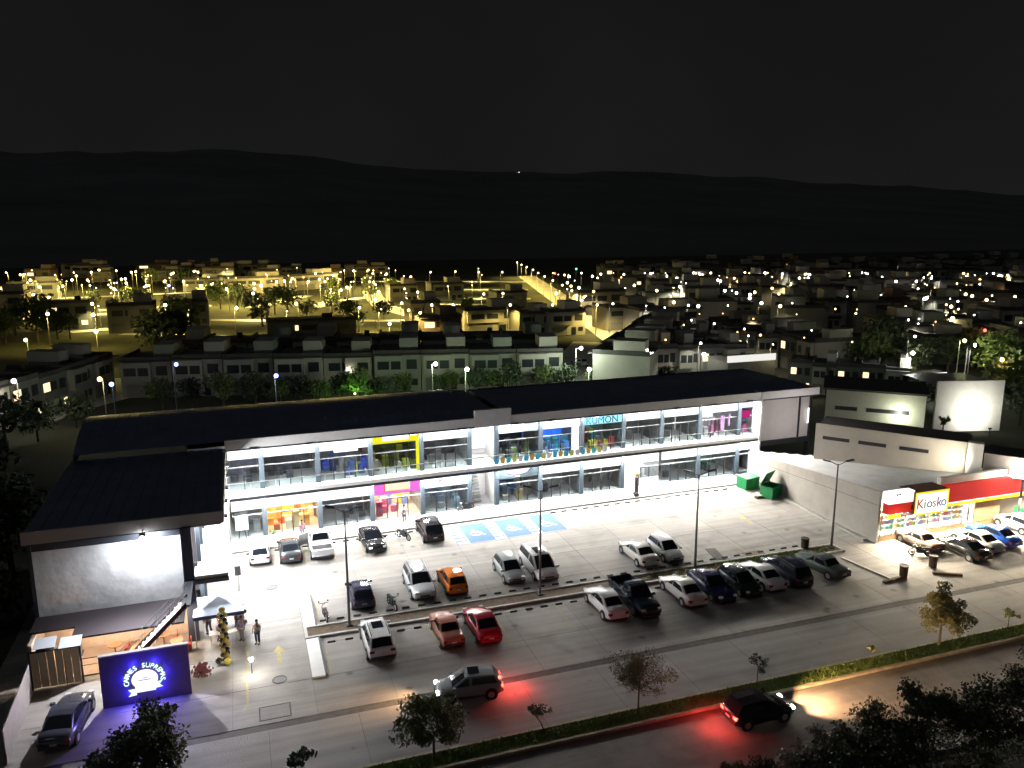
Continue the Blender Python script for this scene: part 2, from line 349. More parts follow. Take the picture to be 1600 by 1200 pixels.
# wheel stops
WS = MB().box(-.27, .27, -.075, .075, 0, .05).box(-.25, .25, -.055, .055, .05, .095).mesh('wheel_stop', mat('wheel_stop_rubber', (.03, .028, .026), .8, var=.3, vscale=9))
def stops(xs_, y, l, grp):
    for x in xs_: tag(link('wheel_stop', WS, None, (x, y(x) if callable(y) else y, 0)), l, 'wheel stop', grp)
stops([4.2+1.19*i for i in range(37) if 4.2+1.19*i < 46.8], 53.9, 'black rubber wheel stop in the row along the planter side facing the shops', 'wheel stops behind the planter')
stops([4.4+1.19*i for i in range(37) if 4.4+1.19*i < 46.8], 50.75, 'black rubber wheel stop in the row along the planter side facing the street', 'wheel stops in front of the planter')
stops([27.7+1.17*i for i in range(18)]+[-.6+1.17*i for i in range(15)], lambda x: 67.9+.0278*x*.8, 'black rubber wheel stop in the row along the shop sidewalk', 'wheel stops at the sidewalk')

# ------------------------------------------------------------------ the two-storey plaza
PZ = thing('shopping_plaza', 'long white two-storey plaza with glazed shopfronts and dark roof across the lot', 'building', plz(0, 0), LA)
FL2 = 4.58; SB = 4.13; PB = 8.72; PT = 9.55; OH = -1.2
E_ = [0, 3.0, 7.9, 12.75, 17.6, 22.4, 25.2, 29.9, 34.5, 39.3, 43.9, 48.65, 53.75, 55.9]
# slabs, walls
MB().box(-3, 55.9, OH, 5.5, SB, FL2).build('upper_walkway', M_wallw, PZ)
MB().box(-3, 55.9, OH-.012, OH-.002, SB-.13, SB+.13).build('slab_edge_trim', M_dark, PZ)
MB().box(-3, 55.9, .25, 6, PB-.25, PB-.02).build('upper_ceiling', M_soff, PZ)
MB().box(-3, 55.9, 6.0, 6.2, 0, PB).box(-3, -2.8, .2, 6, 0, PB).build('rear_wall', M_wallw, PZ)
MB().box(-3, 55.9, .25, 6, .02, .15).build('shop_floor', mat('shop_tile', (.45, .45, .45), .35), PZ)
def parapet(u0, u1, z0=PB, z1=PT, name='parapet', m=mat('parapet_white', (.88, .87, .85), .7, var=.03)):
    MB().box(u0, u1, OH-.05, OH+.2, z0, z1).build(name, m, PZ)
    MB().box(u0, u1, OH-.0, OH+.28, z0-.16, z0-.005).build('parapet_trim', M_dark, PZ)
parapet(0.05, 22.6); parapet(26.3, 55.9)
MB().box(22.6, 26.3, OH-.12, OH+.3, PB-.1, PT+.75).build('stair_parapet', M_wallw, PZ)
MB().box(22.9, 26.0, OH+.3, 12, PB+.2, PB+.45).build('stair_roof', M_navy, PZ)
parapet(55.9, 63.6, PB, PT)
MB().box(0.05, 63.6, OH+.2, .25, PB+.0, PB+.1).build('soffit', M_soff, PZ)
# roofs: corrugated sheets joined as seams
def seam_roof(u0, u1, rise, name, back=12.5, step=.9):
    nseg = 14
    def prof(k):
        t = k/nseg; v = OH+.2+t*(back-OH); return v, PT-.12+rise*4*t*(1-t)+(-.2*t if rise < .3 else 0)
    n = max(1, round((u1-u0)/step)); st = (u1-u0)/n; me = MB()
    for k in range(nseg):
        (v0, z0), (v1, z1) = prof(k), prof(k+1)
        me.poly([(0, v0, z0), (st-.02, v0, z0), (st-.02, v1, z1), (0, v1, z1)])
        me.poly([(st-.10, v0, z0+.025), (st, v0, z0+.025), (st, v1, z1+.025), (st-.10, v1, z1+.025)])
        me.poly([(st-.10, v0, z0), (st-.10, v0, z0+.025), (st-.10, v1, z1+.025), (st-.10, v1, z1)])
    M_ = me.mesh('roof_sheet', M_navy)
    for i in range(n): link('roof_sheet', M_, PZ, (u0+i*st, 0, 0))
    side = MB()
    for u in (u0, u1):
        P = [(u, *prof(k)) for k in range(nseg+1)]+[(u, back, PB-.2), (u, OH+.3, PB-.2)]; side.poly(P)
    side.poly([(u0, back, PB-2), (u1, back, PB-2), (u1, back, PT-.2), (u0, back, PT-.2)])
    side.build(name, M_dark, PZ)
seam_roof(-11.5, 22.5, 1.15, 'vault_gable'); seam_roof(26.4, 63.5, .12, 'roof_gable')
MB().box(19.0, 22.1, 6.5, 6.9, PT+1.0, PT+1.12).build('roof_vent', mat('vent_pale', (.5, .5, .5), .5), PZ)
MB().box(55.9, 63.4, 12.3, 12.5, 0, PB).box(0, 55.9, 12.3, 12.5, 0, PB).build('back_wall', M_wallw, PZ)
# right end: blank framed bay continuing the front
MB().box(56.1, 63.4, -.1, .1, 3.6, PB-.18).build('blank_panel', mat('grey_panel', (.62, .58, .57), .8, var=.05, vscale=1), PZ)
MB().box(55.9, 63.5, -.35, .2, 3.05, 3.6).box(55.9, 56.15, -.4, .3, 0, PB).box(61.8, 62.0, -.2, -.1, 3.6, PB-.18).box(63.3, 63.5, -.3, .3, 0, PB).build('panel_frame', M_dark, PZ)
MB().box(53.55, 53.8, OH, .0, 0.1, .12).box(55.65, 55.88, OH-.1, .1, .1, PT).build('end_fin', M_wallw, PZ)
MB().box(62.9, 63.1, -.42, -.36, 5.2, 7.0).build('end_lamp', M_sign, PZ); lamp('POINT', (60.0, -5.5, 6.2), 650, (1, .93, .9), PZ, .3, name='end_lamp_light')
# columns
for z0, z1, es in ((.13, SB, [3.0, 7.9, 12.75, 17.6, 22.4, 25.2, 29.9, 34.5, 39.3, 48.65, 53.75]), (FL2, PB, [3.0, 7.9, 12.75, 17.6, 22.4, 25.2, 29.9, 34.5, 39.3, 43.9, 48.65, 53.75])):
    cm_ = MB().box(-.21, .21, -.22, .2, z0, z1).mesh('column', M_col)
    for u in es: link('column', cm_, PZ, (u, 0, 0))
# shopfronts
IN = {}
def inner(name, c, e=0):
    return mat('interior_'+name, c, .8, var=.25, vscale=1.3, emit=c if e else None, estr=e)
def shopfront(u0, u1, z0, z1, sb, mu, sign=M_sign, wall=(.2, .2, .2), lit=1.3, lc=(1, 1, 1), door=1, label=None, glow_wall=0, goods=None):
    f = MB(); a, b = u0+.21, u1-.21
    f.box(a, b, .02, .09, sb-.07, sb).box(a, b, .0, .08, mu-.035, mu+.035).box(a, b, .02, .1, z0, z0+.05)
    fo = f.build('shopfront', M_frame, PZ)
    if label: fo['label'] = label
    MB().box(a, b, -.06, .04, sb+.0, z1-.03).build('sign_panel', sign, fo)
    n = 4 if b-a > 3.5 else (2 if b-a > 1.8 else 1); wds = [(a+(b-a)*i/n, a+(b-a)*(i+1)/n) for i in range(n)]
    if n == 4: c = (a+b)/2; wds = [(a, c-1.0), (c-1.0, c), (c, c+1.0), (c+1.0, b)]
    for i, (p, q) in enumerate(wds):
        leaf = n == 4 and i in (1, 2)
        MB().box(p+.03, q-.03, .045, .055, z0+.05, mu-.035).build('glass_door' if leaf else 'glass_pane', M_glass, fo)
        if leaf or i: MB().box(p-.035, p+.035, .0, .1, z0+.0, mu-.04).build('mullion', M_dfr, fo)
    if n == 4: MB().box(c-1.0, c-.06, .0, .08, mu-.12, mu-.04).box(c+.06, c+1.0, .0, .08, mu-.12, mu-.04).box(c-.12, c-.08, -.06, 0, z0+.8, z0+1.5).box(c+.08, c+.12, -.06, 0, z0+.8, z0+1.5).build('door_rail', M_dfr, fo)
    MB().box(a+.03, b-.03, .045, .055, mu+.035, sb-.07).build('transom_glass', M_glass, fo)
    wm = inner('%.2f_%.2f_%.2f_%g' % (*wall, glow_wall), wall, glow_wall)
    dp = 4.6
    MB().box(a, b, dp, dp+.1, z0, z1-.1).build('back_wall', wm, fo)  # in bright shops the light is put into the wall's own emission
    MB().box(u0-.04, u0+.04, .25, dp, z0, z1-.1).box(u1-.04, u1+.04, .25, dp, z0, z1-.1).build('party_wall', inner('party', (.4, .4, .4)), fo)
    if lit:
        MB().box(a+.8, b-.8, 1.2, 1.5, z1-.5, z1-.44).box(a+.8, b-.8, 3.0, 3.3, z1-.5, z1-.44).build('ceiling_light_fill', glow('ceil_%.2f%.2f%.2f_%g' % (*lc, lit), lc, lit*3), fo)  # default strength is interior fill added to the unlit shops
    if lit > 4: lamp('AREA', ((a+b)/2, 2.0, z1-.6), 500, lc, PZ, b-a-1, ((a+b)/2, 2.1, 0), sy=2.2, name='shop_light')
    rr = random.Random(int(u0*10+z0*100))
    if goods:
        for k in range(14):
            x = rr.uniform(a+.3, b-.3); y = rr.uniform(.8, 4.2); h = rr.uniform(.5, 1.7); c = rr.choice(goods)
            MB().box(x-.28, x+.28, y-.25, y+.25, z0, z0+h).build('display_unit', mat('goods_%.2f%.2f%.2f' % c, c, .6), fo)
    else:
        for k in range(4):
            x = rr.uniform(a+.4, b-.4); y = rr.uniform(1.5, 4.3); h = rr.uniform(.4, 1.2)
            MB().box(x-.3, x+.3, y-.2, y+.2, z0, z0+h).build('furniture', inner('furn%d' % rr.randrange(3), ((.5, .5, .5), (.12, .12, .14), (.3, .24, .18))[rr.randrange(3)]), fo)
    return fo
W1 = (.32, .32, .33); W2 = (.5, .5, .51)
zl, zh, sl, mlw = .15, SB-.02, 2.72, 2.2
pink = glow('sign_magenta', (.85, .18, .75), 1.1); yel = glow('sign_yellow', (.85, .8, .02), 1.1); darks = mat('sign_dark', (.04, .06, .07), .6)
cyan = glow('sign_cyan', (.45, .95, 1), 1.1)
shopfront(0, 3.0, zl, zh, sl, mlw, wall=W2)
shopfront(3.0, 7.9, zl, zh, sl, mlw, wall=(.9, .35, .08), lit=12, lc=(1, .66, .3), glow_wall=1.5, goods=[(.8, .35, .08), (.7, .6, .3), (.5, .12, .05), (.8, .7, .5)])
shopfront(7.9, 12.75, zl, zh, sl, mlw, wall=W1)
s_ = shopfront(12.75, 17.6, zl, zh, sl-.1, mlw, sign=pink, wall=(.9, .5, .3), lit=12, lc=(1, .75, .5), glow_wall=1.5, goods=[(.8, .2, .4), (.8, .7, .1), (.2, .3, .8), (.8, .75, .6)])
MB().box(14.0, 16.3, -.12, -.065, 2.95, 3.75).build('lit_box', glow('sign_peach', (1, .75, .5), 1.4), s_); MB().box(13.9, 16.4, -.115, -.062, 2.85, 3.85).build('box_frame', mat('sign_red', (.6, .05, .05), .5), s_)
s_ = shopfront(17.6, 22.4, zl, zh, sl, mlw, wall=(.3, .36, .4), goods=[(.6, .65, .7), (.3, .4, .5)])
text('sign_text', 'K', .75, mat('sign_letter_red', (.6, .06, .06), .5), s_, (19.5, -.08, 3.05)); text('sign_text', 'ACT', .65, mat('sign_letter_grey', (.2, .2, .24), .5), s_, (20.9, -.08, 3.1))
s_ = shopfront(25.2, 29.9, zl, zh, sl, mlw, sign=darks, wall=(.03, .09, .16), goods=[(.1, .2, .4), (.6, .6, .5), (.7, .5, .2)])
e = MB(); n = e.pt(*[(27.45+1.25*math.cos(2*PI*i/24)*(1+.06*math.cos(3*2*PI*i/8)), -.1, 3.55+.5*math.sin(2*PI*i/24)) for i in range(24)]); e.f.append(tuple(range(n, n+24))); e.m.append(0)
e.build('oval_sign', glow('sign_pinkwhite', (1, .75, .9), 1.6), s_); MB().box(27.2, 27.7, -.1, -.065, 2.8, 2.95).build('small_lit_strip', M_sign, s_)
shopfront(29.9, 34.5, zl, zh, sl, mlw, wall=W2)
shopfront(34.5, 39.3, zl, zh, sl, mlw, wall=(.35, .26, .22), lit=.3, lc=(1, .8, .6))
# all-white fitted unit
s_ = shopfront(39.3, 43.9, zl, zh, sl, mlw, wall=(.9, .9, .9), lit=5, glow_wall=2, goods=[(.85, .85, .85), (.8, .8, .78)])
MB().box(39.6, 43.7, -.1, -.01, .15, 1.0).box(39.6, 41.0, -.1, -.01, 1.0, 2.6).build('white_counter', M_sign, s_)
shopfront(43.9, 48.65, zl, zh, sl, mlw, wall=W2)
shopfront(48.65, 53.75, zl, zh, sl, mlw, wall=W2)
shopfront(53.75, 55.8, zl, zh, sl+.1, mlw+.1, wall=W1, sign=M_wallw)
zl, zh, sl, mlw = FL2, PB-.05, 7.46, 6.7
s_ = shopfront(0, 3.0, zl, zh, sl, mlw, wall=(.26, .25, .32))
shopfront(3.0, 7.9, zl, zh, sl, mlw, wall=(.12, .12, .13))
s_ = shopfront(7.9, 12.75, zl, zh, sl, mlw, wall=(.3, .32, .36), goods=[(.8, .8, .2), (.8, .8, .8), (.1, .15, .4)])
MB().box(9.4, 11.6, -.07, -.0, 7.2, 7.6).build('sign_panel', M_sign, s_); MB().box(8.2, 8.9, .1, .14, 5.6, 6.7).box(11.9, 12.4, .1, .14, 5.4, 6.7).build('window_decal', mat('decal_blue', (.03, .05, .3), .5), s_)
s_ = shopfront(12.75, 17.6, zl, zh, sl+.15, mlw, sign=yel, wall=(.10, .13, .03), goods=[(.5, .6, .05), (.1, .12, .03), (.6, .6, .5)])
MB().box(17.1, 17.38, -.08, -.0, FL2+.1, 7.7).build('sign_panel', yel, s_); MB().box(13.9, 16.4, -.1, -.065, 7.85, 8.35).build('lit_box', M_sign, s_)
shopfront(17.6, 22.4, zl, zh, sl, mlw, wall=(.17, .18, .18))
s_ = shopfront(25.2, 29.9, zl, zh, sl, mlw, sign=mat('sign_steel', (.4, .5, .55), .5), wall=(.05, .07, .08), goods=[(.8, .8, .8), (.2, .2, .22), (.4, .5, .2)])
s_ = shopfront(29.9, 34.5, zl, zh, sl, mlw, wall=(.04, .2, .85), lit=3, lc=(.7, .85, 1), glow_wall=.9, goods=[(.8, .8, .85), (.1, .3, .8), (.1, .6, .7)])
text('sign_text', 'GO', .5, mat('sign_letter_blue', (.15, .2, .45), .5), s_, (30.9, -.08, 7.95)); MB().box(33.4, 34.2, -.02, .03, FL2+.1, 7.6).build('white_panel', M_sign, s_)
s_ = shopfront(34.5, 39.3, zl, zh, sl, mlw, sign=cyan, wall=(.35, .5, .5), lit=.7, lc=(.8, 1, 1), goods=[(.1, .5, .7), (.8, .7, .1), (.7, .1, .1), (.8, .8, .8)])
text('sign_text', 'KUMON', 1.0, mat('sign_letter_navy', (.01, .06, .16), .5), s_, (36.8, -.09, 7.52))
shopfront(39.3, 43.9, zl, zh, sl, mlw, wall=(.25, .25, .24))
shopfront(43.9, 48.65, zl, zh, sl, mlw, wall=(.2, .22, .22))
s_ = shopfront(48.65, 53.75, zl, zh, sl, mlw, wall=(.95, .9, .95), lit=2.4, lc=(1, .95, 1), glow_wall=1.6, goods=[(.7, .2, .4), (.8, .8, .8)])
MB().box(51.4, 51.9, -.03, .02, FL2+.8, 7.0).box(52.4, 52.6, -.03, .02, FL2+1.2, 7.1).build('window_decal', mat('decal_mauve', (.35, .2, .4), .5), s_)
s_ = shopfront(53.75, 55.8, zl, zh, sl+.2, mlw, sign=glow('sign_pinkpale', (1, .8, 1), 1.3), wall=(.35, .08, .2), goods=[(.7, .1, .35), (.3, .3, .5)])
MB().box(54.1, 55.2, -.03, .02, 6.5, 7.3).build('window_decal', glow('decal_magenta', (.65, .03, .25), .8), s_)
# stair bay
MB().box(22.4, 25.2, 3.3, 3.45, .1, PB-.2).box(22.42, 22.5, .2, 3.3, .1, PB-.2).box(25.1, 25.18, .2, 3.3, .1, PB-.2).build('stair_wall', M_wallw, PZ)
tr = MB().box(0, 1.3, 0, .3, 0, .06).mesh('stair_tread', mat('tread_grey', (.30, .30, .3), .7))
for i in range(15): link('stair_tread', tr, PZ, (22.65, 1.0+i*.15, .35+i*.26))
MB().box(22.5, 25.1, 3.15, 3.28, 5.2, 7.8).build('stair_fill_panel', glow('stair_glow', (1, 1, 1), 1.3), PZ)  # glowing sheet added to whiten the stair bay
lamp('AREA', (23.8, .3, 4.05), 260, (1, 1, 1), PZ, 1.6, (23.8, 2.6, 1.2), sy=.4, name='stair_fill'); lamp('AREA', (23.8, .3, 8.3), 260, (1, 1, 1), PZ, 1.6, (23.8, 2.6, 5.2), sy=.4, name='stair_fill')  # added fill, keeps both stair levels bright white
# railing
MB().box(-2, 55.6, OH+.02, OH+.07, FL2+.98, FL2+1.03).build('handrail', M_frame, PZ)
for k in range(26):
    u = -.2+k*2.15
    if u+2.1 < 55.8: MB().box(u+.04, u+2.1, OH+.04, OH+.055, FL2+.08, FL2+.97).build('glass_panel', M_rail, PZ)
rp = MB().box(-.025, .025, OH+.02, OH+.08, FL2, FL2+1.0).mesh('rail_post', M_frame)
for k in range(27): link('rail_post', rp, PZ, (-.2+k*2.15, 0, 0)) if -.2+k*2.15 < 55.7 else None
bn = MB(); cols = [(.1, .5, .8), (.8, .45, .1), (.1, .6, .7), (.7, .7, .2), (.85, .85, .85)]
for k in range(20):
    c = cols[k % 5]; u = 24.6+k*.62
    MB().box(u, u+.45, OH-.0, OH+.012, FL2+.15, FL2+.75).build('rail_sticker', mat('sticker_%d' % (k % 5), c, .6), PZ)
# plaza lamps: floods under the parapet, downlights under both soffits
FP, DP = 860, 290
for k in range(12):
    u = 2.4+k*4.72
    if 22 < u < 26: u += .6
    fl = MB().box(u-.35, u+.35, OH-.3, OH-.05, PB-.12, PB+.02).build('flood_light', M_dfr, PZ)
    MB().box(u-.3, u+.3, OH-.28, OH-.07, PB-.15, PB-.125).build('flood_lens', glow('flood_lens', (1, 1, .98), 12), fl)
    lamp('AREA', (u, OH-.2, PB-.2), FP*(1.0 if k < 8 else 1.6+.4*(k-8)), (1, .975, .93) if k < 7 else (1, .93, .83), PZ, .6, (u, OH-5.6, 3.4), sy=.25, name='flood_beam')
    lamp('AREA', (u, OH+.5, PB-.2), DP, (1, 1, .98), PZ, 2.4, (u, OH+.52, 0), sy=.3, name='soffit_light')
    lamp('AREA', (u, OH+.5, SB-.05), DP*2.4, (1, 1, .98), PZ, 2.4, (u, OH+.45, 0), sy=.3, name='soffit_light')
    MB().box(u-1.2, u+1.2, OH+.4, OH+.6, PB-.08, PB-.03).box(u-1.2, u+1.2, OH+.4, OH+.6, SB-.04, SB-.005).build('tube_light', M_sign, PZ)

# ------------------------------------------------------------------ left wing
WG = thing('corner_wing', 'corner block with plaster billboard wall, side balcony and steel stair at the lot entrance', 'building', (0, 0, 0))
MB().box(-13.95, -1.95, 54.3, 54.5, 8.08, 8.92).box(-2.15, -1.95, 54.5, 70.2, 8.08, 8.92).build('parapet', mat('parapet_grey', (.40, .37, .35), .8, var=.08, vscale=.6), WG)
MB().box(-13.9, -2.16, 54.52, 54.6, 7.92, 8.07).box(-2.3, -2.16, 54.6, 70.2, 7.92, 8.07).build('parapet_trim', M_dark, WG)
n = 13
rs = MB().box(0, .91, 0, 1, 0, .03).box(.86, .93, 0, 1, .03, .07)
for i in range(n):
    x = -13.9+i*.9; MB().box(x, x+.88, 54.5, 71.0, 8.7, 8.74).box(x+.84, x+.92, 54.5, 71.0, 8.74, 8.79).build('roof_sheet', M_navy, WG)
MB().box(-14.0, -3.95, 55.9, 56.1, 2.8, 7.9).box(-14.0, -13.8, 56.1, 71, 0, 7.9).box(-4.15, -3.95, 56.1, 69.8, 4.6, 8.0).box(-4.15, -3.95, 60, 69.8, .1, 4.1).build('wall', mat('wing_wall_dark', (.10, .085, .09), .85, var=.1), WG)
MB().box(-13.75, -4.72, 55.55, 55.85, 2.2, 7.1).build('billboard_wall', M_plast, WG)
MB().box(-13.98, -13.75, 55.45, 55.9, 2.0, 7.9).box(-13.75, -4.72, 55.5, 55.9, 1.75, 2.2).box(-13.75, -4.72, 55.6, 55.9, 7.1, 7.9).build('wall_frame', M_dark, WG)
MB().box(-4.72, -4.05, 53.9, 54.29, 0, 8.1).build('column', mat('column_dark_blue', (.035, .045, .075), .5), WG)
MB().box(-4.1, -1.95, 54.2, 70.0, 4.1, 4.55).build('balcony_slab', M_wallw, WG)
MB().box(-4.1, -1.9, 54.08, 54.19, 4.0, 4.3).build('slab_edge_trim', M_dark, WG)
MB().box(-4.0, -1.97, 54.22, 54.24, 4.6, 5.5).build('glass_panel', M_rail, WG); MB().box(-4.05, -1.95, 54.2, 54.26, 5.5, 5.55).box(-2.0, -1.94, 54.3, 70, 5.5, 5.55).build('handrail', M_frame, WG)
for k in range(7): MB().box(-1.985, -1.97, 54.5+k*2.2, 56.6+k*2.2, 4.6, 5.48).build('glass_panel', M_rail, WG)
for k in range(4):
    y = 56.6+k*3.35
    for (z0, z1) in ((.15, 4.0), (4.6, 7.85)):
        f = MB().box(-3.94, -3.88, y+.1, y+3.15, z0+2.2, z0+2.27).box(-3.94, -3.88, y+.1, y+3.15, z0, z0+.06).box(-3.94, -3.88, y+1.6, y+1.66, z0+.06, z0+2.2).build('shopfront', M_frame, WG)
        MB().box(-3.95, -3.86, y+.1, y+3.15, z0+2.45, z1).build('sign_panel', M_sign, f); MB().box(-3.93, -3.91, y+.12, y+3.1, z0+.1, z0+2.2).build('glass_pane', M_glass, f)
    MB().box(-3.95, -3.7, y-.18, y+.05, .1, 4.05).box(-3.95, -3.7, y-.18, y+.05, 4.6, 7.9).build('column', M_col, WG)
MB().box(-5.15, -2.16, 54.6, 70, 7.93, 7.97).build('soffit', M_soff, WG)
for k in range(5):
    y = 55.8+k*3.1
    fl = MB().box(-1.94, -1.74, y-.3, y+.3, 8.0, 8.12).build('flood_light', M_dfr, WG); MB().box(-1.92, -1.76, y-.26, y+.26, 7.97, 7.995).build('flood_lens', glow('flood_lens', (1, 1, .98), 12), fl)
    lamp('AREA', (-1.7, y, 7.93), 520, (.97, .98, 1), WG, .6, (3.5, y-.3, 2.5), sy=.25, name='flood_beam')
    lamp('AREA', (-2.9, y, 7.88), 360, (1, 1, 1), WG, 1.6, (-2.9, y+.02, 0), sy=.4, name='soffit_light')
    lamp('AREA', (-2.9, y, 4.0), 260, (1, 1, 1), WG, 1.6, (-2.9, y+.02, 0), sy=.4, name='soffit_light')
# billboard flood
fl = MB().box(-7.0, -6.94, 53.95, 54.29, 8.15, 8.2).box(-7.15, -6.79, 53.75, 54.05, 7.9, 8.16).build('flood_light', M_dfr, WG)
MB().ball((-6.97, 53.9, 7.88), .2).build('flood_lens', glow('flood_lens_hot', (.92, .97, 1), 60), fl)
lamp('SPOT', (-6.6, 54.3, 7.6), 2300, (.88, .95, 1), WG, .1, (-7.0, 56.0, 5.0), spot=R(170), blend=.7, name='billboard_beam'); lamp('SPOT', (-6.97, 53.6, 7.75), 7500, (.95, .92, 1), WG, .12, (-9.2, 44.5, 0), spot=R(120), blend=.9, name='forecourt_beam')
# ground floor restaurant, warm
rw = MB().box(-13.7, -4.8, 55.2, 55.4, 0, 1.95).box(-13.7, -13.5, 51.8, 55.2, 0, 2.5)
rw.build('restaurant_room', mat('restaurant_wall', (.55, .44, .35), .7, var=.15, vscale=2), WG)
MB().box(-13.6, -4.8, 51.6, 59.5, .0, .08).build('terrace_floor', mat('terrace_tile', (.34, .25, .20), .6, var=.1, vscale=2), WG)
MB().box(-11.3, -4.75, 51.75, 55.45, 2.5, 2.62).box(-13.9, -11.3, 53.3, 55.45, 2.5, 2.62).build('awning', mat('awning_maroon', (.022, .014, .018), .7), WG)
for k in range(3):
    x = -10.4+k*2.5
    MB().tube((x, 53.2, 2.38), (x, 53.2, 2.49), .22, .22, 12).build('ceiling_lamp', glow('warm_ceiling', (1, .65, .35), 12), WG); lamp('POINT', (x, 53.2, 2.2), 380, (1, .76, .54), WG, .2, name='room_light')
lamp('POINT', (-11.9, 51.2, 2.0), 110, (1, .62, .34), WG, .2, name='room_light')
MB().tube((-11.9, 51.3, 1.95), (-11.9, 51.3, 2.1), .08, .08, 10).build('ceiling_lamp', glow('warm_ceiling', (1, .65, .35), 12), WG)
for (x, y) in ((-9.2, 53.6), (-6.3, 54.0), (-7.8, 52.7), (-5.4, 52.8)):
    t_ = MB().tube((x, y, .08), (x, y, .8), .05).tube((x, y, .8), (x, y, .84), .45, .45, 14).build('table', mat('table_wood', (.3, .15, .08), .6), WG)
    MB().box(x+.55, x+.9, y-.2, y+.2, .08, .52).box(x+.86, x+.9, y-.2, y+.2, .52, .95).build('chair', mat('chair_red', (.45, .07, .05), .6), t_)
# terrace railing
tr_ = MB()
for x in (-11.0, -9.9, -8.8, -7.7, -6.6, -5.5, -4.9): tr_.tube((x, 51.7, .08), (x, 51.7, 2.25 if x > -9.9 and x < -9 else 1.15), .025)
tr_.tube((-11.0, 51.7, 1.15), (-4.9, 51.7, 1.15), .03).tube((-11.0, 51.7, .7), (-4.9, 51.7, .7), .02); tr_.build('terrace_railing', M_dark, WG)
# front stair up to the balcony, rising left to right
st0, st1 = Vector((-8.9, 50.9, .1)), Vector((-4.6, 50.9, 4.4)); ns = 17
stm = MB().box(0, .34, -.6, .6, 0, .07).box(.30, .34, -.6, .6, -.2, 0).mesh('stair_tread', mat('tread_pale', (.62, .60, .55), .7))
for i in range(ns): t = (i+.5)/ns; link('stair_tread', stm, WG, tuple(st0.lerp(st1, t)))
sg = MB()
for y in (50.25, 51.5):
    a = Vector((st0.x, y, st0.z-.1)); b = Vector((st1.x+.2, y, st1.z-.1)); sg.poly([a, b, b+Vector((0, 0, .3)), a+Vector((0, 0, .3))]).poly([a+Vector((0, .05, 0)), b+Vector((0, .05, 0)), b+Vector((0, .05, .3)), a+Vector((0, .05, .3))]); sg.tube(a, b, .05)
sg.build('stringer', mat('stringer_maroon', (.06, .02, .025), .6), WG)
hr = MB()
for y in (50.25, 51.5):
    hr.tube((st0.x, y, st0.z+1.0), (st1.x+.2, y, st1.z+1.0), .025); hr.tube((st0.x, y, st0.z+.6), (st1.x+.2, y, st1.z+.6), .015)
    for i in range(6): p = st0.lerp(st1, i/5); hr.tube((p.x, y, p.z), (p.x, y, p.z+1.0), .018)
MB().box(-4.7, -4.15, 50.25, 53.85, 4.32, 4.42).build('stair_landing', M_dark, WG)
hr.build('stair_handrail', M_frame, WG)
# entrance sign wall, own thing
SWL = thing('sign_wall', 'freestanding dark purple wall carrying the round blue-lit butcher sign', 'sign', (0, 0, 0))
MB().box(-9.1, -4.28, 47.4, 47.65, 0, 3.25).build('panel', mat('sign_wall_dark', (.085, .06, .13), .6, var=.1), SWL)
MB().box(-9.13, -4.25, 47.38, 47.67, 3.25, 3.33).build('cap', M_curb, SWL)
sc_ = Vector((-6.75, 47.3, 1.45))
hb = glow('sign_halo_white', (.72, .95, 1), 1.5)
d = MB(); n = d.pt(*[(sc_.x+.72*math.cos(2*PI*i/32), 47.30, sc_.z+.08+.62*math.sin(2*PI*i/32)) for i in range(32)]); d.f.append(tuple(range(n, n+32))); d.m.append(0)
d.build('round_emblem', glow('emblem_face', (1, .97, .95), 1.3), SWL)
b = MB(); b.box(-.55, .55, -.04, 0, -.75, -.38); b.poly([(-.95, -.02, -.95), (-.5, -.02, -.9), (-.5, -.02, -.5), (-.95, -.02, -.5), (-.78, -.02, -.72)]); b.poly([(.95, -.02, -.6), (.78, -.02, -.42), (.95, -.02, -.2), (.5, -.02, -.25), (.5, -.02, -.65)])
b.build('ribbon', hb, SWL, loc=(sc_.x, 47.3, sc_.z+.05))
MB().box(-.35, .35, -.02, 0, -.02, .02).box(-.2, .25, -.02, 0, .12, .15).build('emblem_print', mat('emblem_grey', (.3, .28, .25), .6), SWL, loc=(sc_.x, 47.285, sc_.z+.05))
txt = 'CARNES SUPREMAS'
for i, ch in enumerate(txt):
    if ch == ' ': continue
    t = R(196-(i+.5)*212/len(txt)); rad = .86
    me = text_mesh(ch, .40, .03); me.materials.clear(); me.materials.append(hb)
    o = link('letter', me, SWL, (sc_.x+rad*math.cos(t), 47.27, sc_.z+.08+rad*.9*math.sin(t))); o.rotation_euler = (PI/2, -(t-PI/2), 0)
for dx, dz in ((-.9, .2), (-.5, .85), (.5, .85), (.9, .2), (-.7, -.6), (.7, -.5)):
    lamp('POINT', (sc_.x+dx*1.15, 47.12, sc_.z+dz*1.15), 42, (.05, .03, 1), SWL, .05, name='halo_light')
lamp('AREA', (sc_.x, 47.0, sc_.z), 150, (.45, .35, 1), SWL, 1.3, (sc_.x, 40, 0), name='sign_spill')
